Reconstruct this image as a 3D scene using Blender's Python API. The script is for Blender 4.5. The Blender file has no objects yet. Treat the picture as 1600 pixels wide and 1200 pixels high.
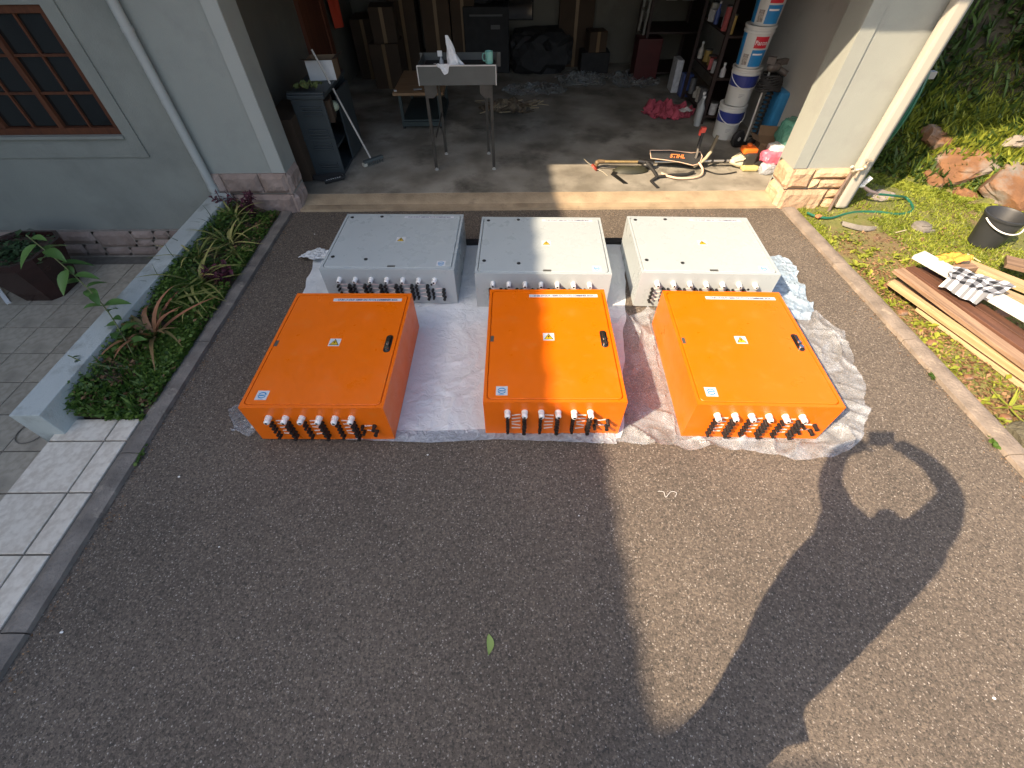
import bpy, bmesh, math, random
import numpy as np
from mathutils import Vector, Matrix, noise, Euler
random.seed(7)
RNG = np.random.RandomState(7)
R = math.radians
scene = bpy.context.scene
col = scene.collection

# ------------------------------------------------------------ camera, sky, sun
cam = bpy.data.cameras.new("camera")
cam.sensor_fit = 'HORIZONTAL'
cam.sensor_width = 36.0
cam.lens = 677.4 / 1600 * 36.0
cam.clip_start = 0.01
cam.clip_end = 500
camo = bpy.data.objects.new("camera", cam)
col.objects.link(camo)
PITCH, ROLL = R(49.85), R(-0.48)
F_ = Vector((0, math.cos(PITCH), -math.sin(PITCH)))
R_ = Vector((1, 0, 0)); U_ = Vector((0, math.sin(PITCH), math.cos(PITCH)))
Rr = R_ * math.cos(ROLL) + U_ * math.sin(ROLL)
Ur = -R_ * math.sin(ROLL) + U_ * math.cos(ROLL)
mw = Matrix((Rr, Ur, -F_)).transposed().to_4x4()
mw.translation = Vector((0, 0, 2.2186))
camo.matrix_world = mw
scene.camera = camo

SUN_TO = Vector((-0.6437, -0.4187, 0.6406)).normalized()
w = bpy.data.worlds.new("World")
scene.world = w
w.use_nodes = True
wn = w.node_tree.nodes
sky = wn.new("ShaderNodeTexSky")
sky.sky_type = 'NISHITA'
sky.sun_disc = False
sky.sun_elevation = math.asin(SUN_TO.z)
sky.sun_rotation = math.atan2(SUN_TO.x, SUN_TO.y)
sky.air_density = 1.0
sky.dust_density = 3.5
sky.ozone_density = 0.35
w.node_tree.links.new(sky.outputs[0], wn["Background"].inputs[0])
wn["Background"].inputs[1].default_value = 0.15
sun = bpy.data.lights.new("sun", 'SUN')
sun.energy = 4.9
sun.angle = R(0.45)
sun.color = (1.0, 0.79, 0.56)
suno = bpy.data.objects.new("sun", sun)
suno.rotation_euler = (-SUN_TO).to_track_quat('-Z', 'Y').to_euler()
col.objects.link(suno)
vs = scene.view_settings
vs.view_transform = 'Standard'; vs.look = 'None'; vs.gamma = 1.0
vs.use_curve_mapping = False
vs.exposure = 1.15

# ------------------------------------------------------------ materials
MATS = {}
def mat(name, c, rough=0.6, metal=0.0, var=0.12, scale=6.0, bump=0.0, bscale=80.0, c2=None, spec=0.5,
        alpha=1.0, rnd=0.0, detail=5.0, stain=None, thr=(0.3, 0.7), coat=0.0, rvar=0.0):
    """procedural principled material: two tones mixed by noise, optional random value per object, optional bump"""
    if name in MATS: return MATS[name]
    m = bpy.data.materials.new(name); m.use_nodes = True
    nt = m.node_tree; N = nt.nodes; L = nt.links
    b = N["Principled BSDF"]
    tc = N.new("ShaderNodeTexCoord")
    nz = N.new("ShaderNodeTexNoise"); nz.inputs["Scale"].default_value = scale; nz.inputs["Detail"].default_value = detail
    L.new(tc.outputs["Object"], nz.inputs["Vector"])
    rp = N.new("ShaderNodeMapRange"); rp.inputs[1].default_value = thr[0]; rp.inputs[2].default_value = thr[1]
    L.new(nz.outputs["Fac"], rp.inputs[0])
    mx = N.new("ShaderNodeMix"); mx.data_type = 'RGBA'
    if c2 is None: c2 = tuple(min(1, x * (1 + var)) for x in c); c = tuple(x * (1 - var) for x in c)
    mx.inputs[6].default_value = (*c, 1); mx.inputs[7].default_value = (*c2, 1)
    L.new(rp.outputs[0], mx.inputs[0])
    out = mx.outputs[2]
    if stain:
        n2 = N.new("ShaderNodeTexNoise"); n2.inputs["Scale"].default_value = stain[1]; n2.inputs["Detail"].default_value = 7
        n2.inputs["Roughness"].default_value = 0.65
        L.new(tc.outputs["Object"], n2.inputs["Vector"])
        r2 = N.new("ShaderNodeMapRange"); r2.inputs[1].default_value = stain[2]; r2.inputs[2].default_value = stain[3]
        L.new(n2.outputs["Fac"], r2.inputs[0])
        m2 = N.new("ShaderNodeMix"); m2.data_type = 'RGBA'
        L.new(r2.outputs[0], m2.inputs[0]); L.new(out, m2.inputs[6]); m2.inputs[7].default_value = (*stain[0], 1)
        out = m2.outputs[2]
    if rnd:
        oi = N.new("ShaderNodeObjectInfo")
        hs = N.new("ShaderNodeHueSaturation")
        mr = N.new("ShaderNodeMapRange"); mr.inputs[3].default_value = 1 - rnd; mr.inputs[4].default_value = 1 + rnd
        L.new(oi.outputs["Random"], mr.inputs[0]); L.new(mr.outputs[0], hs.inputs["Value"])
        L.new(out, hs.inputs["Color"]); out = hs.outputs[0]
    L.new(out, b.inputs["Base Color"])
    b.inputs["Roughness"].default_value = rough; b.inputs["Metallic"].default_value = metal
    b.inputs["Specular IOR Level"].default_value = spec
    b.inputs["Alpha"].default_value = alpha
    if rvar:
        n3 = N.new("ShaderNodeTexNoise"); n3.inputs["Scale"].default_value = 5; n3.inputs["Detail"].default_value = 8; n3.inputs["Roughness"].default_value = .7
        L.new(tc.outputs["Object"], n3.inputs["Vector"])
        r3 = N.new("ShaderNodeMapRange"); r3.inputs[1].default_value = .35; r3.inputs[2].default_value = .7
        r3.inputs[3].default_value = rough - rvar * .5; r3.inputs[4].default_value = rough + rvar
        L.new(n3.outputs["Fac"], r3.inputs[0]); L.new(r3.outputs[0], b.inputs["Roughness"])
    if coat: b.inputs["Coat Weight"].default_value = coat
    if bump:
        bz = N.new("ShaderNodeTexNoise"); bz.inputs["Scale"].default_value = bscale; bz.inputs["Detail"].default_value = 4
        L.new(tc.outputs["Object"], bz.inputs["Vector"])
        bp = N.new("ShaderNodeBump"); bp.inputs["Strength"].default_value = bump; bp.inputs["Distance"].default_value = 0.01
        L.new(bz.outputs["Fac"], bp.inputs["Height"]); L.new(bp.outputs[0], b.inputs["Normal"])
    MATS[name] = m
    return m

def asphalt_mat():
    m = bpy.data.materials.new("asphalt"); m.use_nodes = True
    nt = m.node_tree; N = nt.nodes; L = nt.links; b = N["Principled BSDF"]
    tc = N.new("ShaderNodeTexCoord")
    def nz(s, d=4, r=0.5):
        n = N.new("ShaderNodeTexNoise"); n.inputs["Scale"].default_value = s; n.inputs["Detail"].default_value = d
        n.inputs["Roughness"].default_value = r; L.new(tc.outputs["Object"], n.inputs["Vector"]); return n.outputs["Fac"]
    def mr(i, a, c, o0=0, o1=1):
        n = N.new("ShaderNodeMapRange"); n.inputs[1].default_value = a; n.inputs[2].default_value = c
        n.inputs[3].default_value = o0; n.inputs[4].default_value = o1
        L.new(i, n.inputs[0]); return n.outputs[0]
    def mix(f, a, c):
        n = N.new("ShaderNodeMix"); n.data_type = 'RGBA'; L.new(f, n.inputs[0])
        for k, x in ((6, a), (7, c)):
            if isinstance(x, tuple): n.inputs[k].default_value = (*x, 1)
            else: L.new(x, n.inputs[k])
        return n.outputs[2]
    base = mix(mr(nz(1.3, 5, .6), .35, .68), (0.095, 0.079, 0.063), (0.137, 0.112, 0.088))
    vo = N.new("ShaderNodeTexVoronoi"); vo.inputs["Scale"].default_value = 138
    dn = N.new("ShaderNodeTexNoise"); dn.inputs["Scale"].default_value = 160; L.new(tc.outputs["Object"], dn.inputs["Vector"])
    vm = N.new("ShaderNodeVectorMath"); vm.operation = 'MULTIPLY_ADD'; vm.inputs[1].default_value = (.012, .012, .012)
    L.new(dn.outputs["Color"], vm.inputs[0]); L.new(tc.outputs["Object"], vm.inputs[2]); L.new(vm.outputs[0], vo.inputs["Vector"])
    sp = N.new("ShaderNodeSeparateColor"); L.new(vo.outputs["Color"], sp.inputs[0])
    base = mix(mr(sp.outputs[2], .45, 1.0, 0, .7), base, (0.225, 0.182, 0.142))
    base = mix(mr(sp.outputs[0], .35, .0, 0, .8), base, (0.038, 0.034, 0.030))
    base = mix(mr(nz(60, 3), .55, .72), base, (0.050, 0.044, 0.038))
    pick = mr(sp.outputs[0], .86, .90)
    near = mr(vo.outputs["Distance"], .50, .30)
    mul = N.new("ShaderNodeMath"); mul.operation = 'MULTIPLY'; L.new(pick, mul.inputs[0]); L.new(near, mul.inputs[1])
    st = mix(sp.outputs[1], (0.19, 0.165, 0.14), (0.46, 0.42, 0.37))
    base = mix(mul.outputs[0], base, st)
    base = mix(mr(nz(0.75, 6, .7), .60, .74, 0, .55), base, (0.075, 0.062, 0.050))
    L.new(base, b.inputs["Base Color"])
    b.inputs["Roughness"].default_value = 0.8
    b.inputs["Specular IOR Level"].default_value = 0.35
    bp = N.new("ShaderNodeBump"); bp.inputs["Strength"].default_value = 0.55; bp.inputs["Distance"].default_value = 0.006
    ad = N.new("ShaderNodeMath"); ad.operation = 'ADD'
    L.new(nz(130, 3), ad.inputs[0]); L.new(mr(vo.outputs["Distance"], .5, 0, 0, .8), ad.inputs[1])
    L.new(ad.outputs[0], bp.inputs["Height"]); L.new(bp.outputs[0], b.inputs["Normal"])
    return m

def film_mat(name, tint, opac, bubbles=False, rough=0.22, bumps=0.6, scale=22):
    m = bpy.data.materials.new(name); m.use_nodes = True
    nt = m.node_tree; N = nt.nodes; L = nt.links; b = N["Principled BSDF"]
    tc = N.new("ShaderNodeTexCoord")
    b.inputs["Base Color"].default_value = (*tint, 1)
    b.inputs["Roughness"].default_value = rough
    b.inputs["Specular IOR Level"].default_value = 0.7
    nz = N.new("ShaderNodeTexNoise"); nz.inputs["Scale"].default_value = scale; nz.inputs["Detail"].default_value = 6
    nz.inputs["Distortion"].default_value = 1.2
    L.new(tc.outputs["Object"], nz.inputs["Vector"])
    h = nz.outputs["Fac"]
    if bubbles:
        vo = N.new("ShaderNodeTexVoronoi"); vo.inputs["Scale"].default_value = 75; vo.inputs["Randomness"].default_value = 0.35
        L.new(tc.outputs["Object"], vo.inputs["Vector"])
        mr = N.new("ShaderNodeMapRange"); mr.inputs[1].default_value = .45; mr.inputs[2].default_value = .1
        mr.inputs[3].default_value = 0; mr.inputs[4].default_value = .22
        L.new(vo.outputs["Distance"], mr.inputs[0])
        ad = N.new("ShaderNodeMath"); ad.operation = 'ADD'; L.new(h, ad.inputs[0]); L.new(mr.outputs[0], ad.inputs[1]); h = ad.outputs[0]
    bp = N.new("ShaderNodeBump"); bp.inputs["Strength"].default_value = bumps; bp.inputs["Distance"].default_value = 0.02
    L.new(h, bp.inputs["Height"]); L.new(bp.outputs[0], b.inputs["Normal"])
    if opac < 1:
        al = N.new("ShaderNodeMapRange"); al.inputs[1].default_value = .3; al.inputs[2].default_value = .8
        al.inputs[3].default_value = opac * (.45 if bubbles else .6); al.inputs[4].default_value = min(1, opac * (1.7 if bubbles else 1.4))
        L.new(nz.outputs["Fac"], al.inputs[0]); L.new(al.outputs[0], b.inputs["Alpha"])
    MATS[name] = m
    return m

def wood_mat(name, c, c2, stretch=(30, 2, 30), rough=0.7, rnd=0.2):
    if name in MATS: return MATS[name]
    m = bpy.data.materials.new(name); m.use_nodes = True
    nt = m.node_tree; N = nt.nodes; L = nt.links; b = N["Principled BSDF"]
    tc = N.new("ShaderNodeTexCoord"); mp = N.new("ShaderNodeMapping"); mp.inputs["Scale"].default_value = stretch
    L.new(tc.outputs["Object"], mp.inputs["Vector"])
    nz = N.new("ShaderNodeTexNoise"); nz.inputs["Scale"].default_value = 1.6; nz.inputs["Detail"].default_value = 6; nz.inputs["Distortion"].default_value = .6
    L.new(mp.outputs[0], nz.inputs["Vector"])
    r = N.new("ShaderNodeMapRange"); r.inputs[1].default_value = .32; r.inputs[2].default_value = .68; L.new(nz.outputs["Fac"], r.inputs[0])
    mx = N.new("ShaderNodeMix"); mx.data_type = 'RGBA'; mx.inputs[6].default_value = (*c, 1); mx.inputs[7].default_value = (*c2, 1)
    L.new(r.outputs[0], mx.inputs[0])
    oi = N.new("ShaderNodeObjectInfo"); hs = N.new("ShaderNodeHueSaturation"); mr = N.new("ShaderNodeMapRange")
    mr.inputs[3].default_value = 1 - rnd; mr.inputs[4].default_value = 1 + rnd
    L.new(oi.outputs["Random"], mr.inputs[0]); L.new(mr.outputs[0], hs.inputs["Value"]); L.new(mx.outputs[2], hs.inputs["Color"])
    L.new(hs.outputs[0], b.inputs["Base Color"]); b.inputs["Roughness"].default_value = rough
    bp = N.new("ShaderNodeBump"); bp.inputs["Strength"].default_value = .4; bp.inputs["Distance"].default_value = .004
    L.new(nz.outputs["Fac"], bp.inputs["Height"]); L.new(bp.outputs[0], b.inputs["Normal"])
    MATS[name] = m
    return m

def leaf_mat(name, c, c2, trans=0.25, rough=0.5):
    if name in MATS: return MATS[name]
    m = bpy.data.materials.new(name); m.use_nodes = True
    nt = m.node_tree; N = nt.nodes; L = nt.links; b = N["Principled BSDF"]
    at = N.new("ShaderNodeAttribute"); at.attribute_name = "tone"
    mx = N.new("ShaderNodeMix"); mx.data_type = 'RGBA'; mx.inputs[6].default_value = (*c, 1); mx.inputs[7].default_value = (*c2, 1)
    L.new(at.outputs["Fac"], mx.inputs[0]); L.new(mx.outputs[2], b.inputs["Base Color"])
    b.inputs["Roughness"].default_value = rough; b.inputs["Specular IOR Level"].default_value = .35
    tr = N.new("ShaderNodeBsdfTranslucent"); L.new(mx.outputs[2], tr.inputs[0])
    ms = N.new("ShaderNodeMixShader"); ms.inputs[0].default_value = trans
    L.new(b.outputs[0], ms.inputs[1]); L.new(tr.outputs[0], ms.inputs[2])
    L.new(ms.outputs[0], N["Material Output"].inputs[0])
    MATS[name] = m
    return m

def check_mat():
    m = bpy.data.materials.new("gingham"); m.use_nodes = True
    nt = m.node_tree; N = nt.nodes; L = nt.links; b = N["Principled BSDF"]
    uv = N.new("ShaderNodeUVMap"); uv.uv_map = "UVMap"
    sx = N.new("ShaderNodeSeparateXYZ"); L.new(uv.outputs[0], sx.inputs[0])
    def band(o):
        a = N.new("ShaderNodeMath"); a.operation = 'FRACT'; L.new(o, a.inputs[0])
        g = N.new("ShaderNodeMath"); g.operation = 'GREATER_THAN'; g.inputs[1].default_value = .5; L.new(a.outputs[0], g.inputs[0]); return g.outputs[0]
    ad = N.new("ShaderNodeMath"); ad.operation = 'ADD'; L.new(band(sx.outputs[0]), ad.inputs[0]); L.new(band(sx.outputs[1]), ad.inputs[1])
    cr = N.new("ShaderNodeValToRGB"); cr.color_ramp.interpolation = 'CONSTANT'
    e = cr.color_ramp.elements; e[0].position = 0; e[0].color = (.75, .75, .74, 1); e[1].position = .75; e[1].color = (.012, .013, .016, 1)
    x = cr.color_ramp.elements.new(.25); x.color = (.16, .17, .19, 1)
    dv = N.new("ShaderNodeMath"); dv.operation = 'MULTIPLY'; dv.inputs[1].default_value = .5
    L.new(ad.outputs[0], dv.inputs[0]); L.new(dv.outputs[0], cr.inputs[0]); L.new(cr.outputs[0], b.inputs["Base Color"])
    b.inputs["Roughness"].default_value = .85
    return m

ASPH = asphalt_mat()
PAINT = mat("wall_paint", (.305, .322, .292), .75, var=.04, scale=2.5, bump=.25, bscale=160, stain=((.26, .27, .25), 2.6, .50, .80))
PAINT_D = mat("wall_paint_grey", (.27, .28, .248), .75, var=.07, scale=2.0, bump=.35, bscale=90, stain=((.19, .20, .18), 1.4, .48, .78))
TRIM = mat("trim_paint", (.38, .395, .365), .7, var=.03, scale=3, bump=.2, bscale=160)
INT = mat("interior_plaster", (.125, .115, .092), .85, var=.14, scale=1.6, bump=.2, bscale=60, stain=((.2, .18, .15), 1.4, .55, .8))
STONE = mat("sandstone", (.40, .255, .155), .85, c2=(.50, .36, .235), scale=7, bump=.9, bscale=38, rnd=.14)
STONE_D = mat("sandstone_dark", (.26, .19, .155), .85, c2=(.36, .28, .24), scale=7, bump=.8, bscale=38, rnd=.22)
MORTAR = mat("mortar", (.30, .26, .22), .9, var=.15, scale=20, bump=.4)
CONC = mat("garage_concrete", (.16, .145, .115), .7, c2=(.36, .335, .28), scale=2.2, bump=.25, bscale=50, detail=11, thr=(.36, .66), stain=((.085, .078, .062), 1.5, .52, .68))
LIP = mat("threshold_concrete", (.40, .31, .20), .8, c2=(.27, .205, .13), scale=6, bump=.5, bscale=45, detail=9, stain=((.2, .15, .1), 5, .6, .75))
KERB = mat("kerb_concrete", (.13, .115, .10), .85, c2=(.24, .215, .185), scale=9, bump=.7, bscale=60, detail=9, stain=((.38, .34, .28), 12, .60, .78))
KERB_R = mat("kerb_concrete_warm", (.165, .135, .108), .85, c2=(.28, .23, .185), scale=9, bump=.7, bscale=60, detail=9, stain=((.40, .33, .25), 12, .58, .76))
TILE = mat("floor_tile", (.54, .48, .395), .38, c2=(.69, .635, .54), scale=30, detail=10, rnd=.05, thr=(.36, .62), bump=.05, bscale=30)
TILE_D = mat("patio_tile", (.37, .32, .245), .5, c2=(.48, .425, .335), scale=24, detail=10, rnd=.10, thr=(.36, .62), stain=((.11, .09, .07), 3, .55, .8))
GROUT = mat("grout", (.16, .145, .12), .9, var=.2, scale=14)
SOIL = mat("soil", (.065, .043, .028), .95, c2=(.12, .08, .055), scale=24, bump=1.0, bscale=45, detail=8)
SOIL_R = mat("garden_earth", (.10, .115, .028), .95, c2=(.16, .155, .045), scale=9, bump=1.0, bscale=45, detail=9, stain=((.17, .105, .06), 1.6, .52, .66))
ORANGE = mat("orange_powder_coat", (.80, .148, .001), .34, rvar=.18, stain=((.72, .20, .03), 9, .56, 1.0), var=.02, scale=3, bump=.05, bscale=420)
GREY = mat("grey_powder_coat", (.385, .43, .44), .29, rvar=.15, stain=((.35, .375, .37), 9, .56, 1.0), var=.015, scale=3, bump=.05, bscale=420)
BLACK = mat("black_plastic", (.014, .014, .014), .4, var=.2)
BLACK_R = mat("black_rubber", (.02, .02, .02), .8, var=.3, bump=.3)
WHITE = mat("white_plastic", (.78, .78, .76), .35, var=.02)
PAPER = mat("sticker_white", (.58, .60, .62), .45, var=.02, scale=30)
INK = mat("ink_navy", (.015, .018, .10), .5, var=.02)
INKB = mat("ink_black", (.01, .01, .01), .5, var=.02)
CYAN = mat("ink_cyan", (.02, .22, .46), .5, var=.02)
YEL = mat("warning_yellow", (.66, .44, .01), .45, var=.02)
PINKL = mat("marker_label", (.80, .68, .64), .5, var=.03)
CHROME = mat("chrome", (.55, .55, .55), .15, metal=1.0, var=.05)
STEEL = mat("dull_steel", (.085, .078, .068), .45, metal=.6, var=.2, scale=10)
GALV = mat("sheet_steel", (.12, .123, .115), .42, metal=.45, var=.12, scale=5)
GALV_E = mat("bright_edge", (.65, .65, .62), .3, metal=.5, var=.1)
PVC = mat("downpipe_paint", (.43, .405, .345), .5, var=.05, scale=4, stain=((.38, .34, .27), 6, .6, .8))
PVC_D = mat("downpipe_grey", (.40, .42, .40), .5, var=.05, scale=4, stain=((.2, .2, .18), 6, .6, .8))
WOODF = wood_mat("window_timber", (.075, .022, .008), (.125, .040, .014), (20, 20, 3))
GLASS = mat("dark_glass", (.012, .012, .012), .06, var=.3, scale=2, spec=.8)
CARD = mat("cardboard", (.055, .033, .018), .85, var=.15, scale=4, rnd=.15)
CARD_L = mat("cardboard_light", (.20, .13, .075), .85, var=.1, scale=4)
DARK = mat("dark_stuff", (.012, .012, .013), .75, var=.4, scale=9, bump=.5, bscale=20)
CLOTH_W = film_mat("woven_white_plastic", (.64, .68, .70), 1.0, rough=.36, bumps=.5, scale=18)
BUBBLE = film_mat("bubble_wrap", (.66, .72, .79), .24, True, rough=.17, bumps=.45, scale=8)
FILM_B = film_mat("blue_woven_film", (.36, .47, .58), .93, False, rough=.3, bumps=1.0, scale=16)
FILM = film_mat("clear_film", (.30, .32, .32), .45, False, rough=.3, bumps=.6, scale=10)

# ------------------------------------------------------------ mesh tools
class MB:
    def __init__(s): s.v = []; s.f = []; s.t = []
    def add(s, v, f, M=None, tone=None):
        o = len(s.v)
        for p in v:
            p = Vector(p)
            if M is not None: p = M @ p
            s.v.append(tuple(p))
        s.f += [tuple(i + o for i in q) for q in f]
        if tone is not None: s.t += [tone] * len(f)
        return s
    def box(s, c, d, M=None, rz=0, taper=1.0):
        x, y, z = d[0] / 2, d[1] / 2, d[2] / 2; t = taper
        v = [(-x, -y, -z), (x, -y, -z), (x, y, -z), (-x, y, -z), (-x * t, -y * t, z), (x * t, -y * t, z), (x * t, y * t, z), (-x * t, y * t, z)]
        m = Matrix.Translation(c) @ Matrix.Rotation(rz, 4, 'Z')
        if M is not None: m = M @ m
        return s.add(v, [(0, 3, 2, 1), (4, 5, 6, 7), (0, 1, 5, 4), (1, 2, 6, 5), (2, 3, 7, 6), (3, 0, 4, 7)], m)
    def bar(s, a, b, wd, ht, up=(0, 0, 1)):
        a = Vector(a); b = Vector(b); d = b - a; L = d.length; d.normalize(); up = Vector(up)
        if abs(d.dot(up)) > .98: up = Vector((0, 1, 0))
        sx = d.cross(up).normalized(); u = sx.cross(d)
        m = Matrix((d, sx, u)).transposed().to_4x4(); m.translation = (a + b) / 2
        return s.box((0, 0, 0), (L, wd, ht), m)
    def lathe(s, prof, n=20, M=None, cap=True):
        v = []; f = []
        for r, z in prof:
            for i in range(n):
                a = 2 * math.pi * i / n; v.append((r * math.cos(a), r * math.sin(a), z))
        for k in range(len(prof) - 1):
            for i in range(n):
                j = (i + 1) % n; f.append((k * n + i, k * n + j, (k + 1) * n + j, (k + 1) * n + i))
        if cap:
            f.append(tuple(reversed(range(n)))); f.append(tuple(range((len(prof) - 1) * n, len(prof) * n)))
        return s.add(v, f, M)
    def cyl(s, a, b, r, r2=None, n=12):
        a = Vector(a); b = Vector(b); d = b - a
        q = d.to_track_quat('Z', 'Y').to_matrix().to_4x4(); q.translation = a
        return s.lathe([(r, 0), (r if r2 is None else r2, d.length)], n, q)
    def tube(s, pts, r, n=8, closed=False):
        pts = [Vector(p) for p in pts]; N_ = len(pts); v = []; f = []
        rr = r if isinstance(r, (list, tuple)) else [r] * N_
        pn = None
        for i, p in enumerate(pts):
            t = (pts[min(i + 1, N_ - 1)] - pts[max(i - 1, 0)]).normalized()
            if pn is None:
                pn = t.orthogonal().normalized()
            pn = (pn - t * pn.dot(t)).normalized(); bn = t.cross(pn)
            for k in range(n):
                a = 2 * math.pi * k / n; v.append(p + (pn * math.cos(a) + bn * math.sin(a)) * rr[i])
        for i in range(N_ - 1):
            for k in range(n):
                j = (k + 1) % n; f.append((i * n + k, i * n + j, (i + 1) * n + j, (i + 1) * n + k))
        f.append(tuple(reversed(range(n)))); f.append(tuple(range((N_ - 1) * n, N_ * n)))
        return s.add(v, f)
    def prism(s, poly, z0, z1, M=None):
        n = len(poly)
        v = [(x, y, z0) for x, y in poly] + [(x, y, z1) for x, y in poly]
        f = [tuple(reversed(range(n))), tuple(range(n, 2 * n))] + [(i, (i + 1) % n, n + (i + 1) % n, n + i) for i in range(n)]
        return s.add(v, f, M)
    def sphere(s, c, r, n=12, m=8, sc=(1, 1, 1)):
        pr = [(max(1e-4, math.sin(math.pi * k / m)) * r, -math.cos(math.pi * k / m) * r) for k in range(m + 1)]
        return s.lathe(pr, n, Matrix.Translation(c) @ Matrix.Diagonal((*sc, 1)))
    def mesh(s, name, smooth=False, bevel=0, angle=None):
        me = bpy.data.meshes.new(name); me.from_pydata(s.v, [], s.f)
        if s.t:
            at = me.attributes.new("tone", 'FLOAT', 'FACE'); at.data.foreach_set("value", s.t[:len(s.f)])
        if bevel:
            bm = bmesh.new(); bm.from_mesh(me)
            ed = [e for e in bm.edges if len(e.link_faces) == 2 and e.calc_face_angle(0) > .5]
            bmesh.ops.bevel(bm, geom=ed, offset=bevel, segments=2, profile=.6, affect='EDGES', clamp_overlap=True)
            bm.to_mesh(me); bm.free()
        if smooth:
            me.polygons.foreach_set("use_smooth", [True] * len(me.polygons))
            try: me.set_sharp_from_angle(angle=R(40))
            except Exception: pass
        me.update()
        return me
    def build(s, name, m, parent=None, smooth=False, bevel=0):
        me = s.mesh(name, smooth, bevel); me.materials.append(m)
        return link(name, me, parent)

def link(name, me, parent=None, loc=None, rot=None):
    o = bpy.data.objects.new(name, me); col.objects.link(o)
    if parent is not None: o.parent = parent
    if loc is not None: o.location = loc
    if rot is not None: o.rotation_euler = rot
    return o
def tag(o, label, cat=None, group=None, kind=None):
    if label: o["label"] = label
    if cat: o["category"] = cat
    if group: o["group"] = group
    if kind: o["kind"] = kind
    return o
def thing(name, label, cat, loc=(0, 0, 0), rz=0, group=None):
    o = bpy.data.objects.new(name, None); o.empty_display_size = .1; col.objects.link(o)
    o.location = loc; o.rotation_euler = (0, 0, rz)
    return tag(o, label, cat, group)
def struct(o): o["kind"] = 'structure'; return o
def copy_tree(o, parent=None):
    c = o.copy(); col.objects.link(c); c.parent = parent
    for ch in list(o.children): copy_tree(ch, c)
    return c
def text(body, size, m, parent, M, name='lettering', sx=1.0, bold=0.0):
    cu = bpy.data.curves.new("t", 'FONT'); cu.body = body; cu.size = size; cu.align_x = 'CENTER'; cu.align_y = 'CENTER'; cu.offset = bold
    cu.resolution_u = 3
    o = bpy.data.objects.new("t", cu); col.objects.link(o)
    dg = bpy.context.evaluated_depsgraph_get(); dg.update()
    me = bpy.data.meshes.new_from_object(o.evaluated_get(dg))
    bpy.data.objects.remove(o); me.materials.clear(); me.materials.append(m)
    me.transform(M @ Matrix.Diagonal((sx, 1, 1, 1)))
    return link(name, me, parent)
def fbm(x, y, z=0, s=1.0, o=4):
    return noise.fractal(Vector((x * s, y * s, z)), 1.0, 2.0, o)
def rock(mb, c, r, sc=(1, 1, .6), seed=0, sub=3, amp=.25, facet=1.4):
    bm = bmesh.new(); bmesh.ops.create_icosphere(bm, subdivisions=sub, radius=1)
    vs_ = []
    for v in bm.verts:
        p = v.co.copy()
        k = 1 + amp * noise.noise(p * facet + Vector((seed * 7.3, 0, seed))) + amp * .4 * noise.noise(p * facet * 3 + Vector((seed, 5, 0)))
        q = Vector([max(-.84, min(.84, t)) for t in p * k])
        vs_.append(Vector(c) + Vector((q.x * sc[0], q.y * sc[1], q.z * sc[2])) * r)
    mb.add(vs_, [tuple(v.index for v in f.verts) for f in bm.faces]); bm.free()
    return mb
def crumple(poly_fn, nx, ny, name, m, amp, seed, zb=.004, scale=3.0, lift=None, kfold=1.0):
    """sheet over a closed outline: poly_fn(u,v)->(x,y)"""
    v = []; f = []
    for j in range(ny + 1):
        for i in range(nx + 1):
            x, y = poly_fn(i / nx, j / ny)
            wx_ = x + .22 * noise.noise(Vector((x * 1.7, y * 1.7, seed))); wy_ = y + .22 * noise.noise(Vector((x * 1.7, y * 1.7, seed + 40)))
            n1 = .5 + noise.noise(Vector((x * scale * .6, y * scale * .6, seed)))
            n2 = max(0, 1 - 2.6 * abs(noise.noise(Vector((wx_ * scale * .9, wy_ * scale * 1.5 + wx_ * scale * .8, seed + 9))))) ** 3
            n3 = max(0, 1 - 2.6 * abs(noise.noise(Vector((wx_ * scale * 2.6, wy_ * scale * 1.2, seed + 19))))) ** 3
            n4 = max(0, 1 - 2.4 * abs(noise.noise(Vector((wx_ * scale * 5.5, wy_ * scale * 5.0, seed + 29))))) ** 2
            mk = max(0, min(1, .5 + 1.6 * noise.noise(Vector((x * 1.3, y * 1.3, seed + 60))))); mk2 = max(0, min(1, .5 + 1.8 * noise.noise(Vector((x * 1.9, y * 1.9, seed + 70)))))
            h = max(0, .34 * n1 + kfold * (.62 * n2 * mk + .45 * n3 * mk2) + .13 * n4) * amp
            z = zb + h
            if lift: z = lift(x, y, z, i / nx, j / ny)
            v.append((x, y, z))
    for j in range(ny):
        for i in range(nx):
            a = j * (nx + 1) + i; f.append((a, a + 1, a + nx + 2, a + nx + 1))
    return MB().add(v, f).build(name, m, smooth=True)

# ============================================================ GROUND
g = MB().add([(-90, -90, -.62), (90, -90, -.62), (90, 90, -.62), (-90, 90, -.62)], [(0, 1, 2, 3)]).build("ground", SOIL_R); struct(g)
def lx(y):  # left inner kerb edge of the driveway
    return -2.19
def rx(y):
    return 2.72 + .05 * min(max(4.17 - y, 0), 3.2)
ys = [4.17 - i * .25 for i in range(0, 80)]
v = []; f = []
for y in ys: v += [(lx(y) - .02, y, 0), (rx(y) + .02, y, 0)]
for i in range(len(ys) - 1): f.append((2 * i, 2 * i + 2, 2 * i + 3, 2 * i + 1))
ymin = ys[-1]
n = len(v)
for (x, y, z) in list(v): v.append((x, y, -.6))
drive = MB().add(v, f); drive.f += [(0, 1, n + 1, n), (n - 2, n - 1, 2 * n - 1, 2 * n - 2)]
struct(drive.build("driveway", ASPH))
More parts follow.
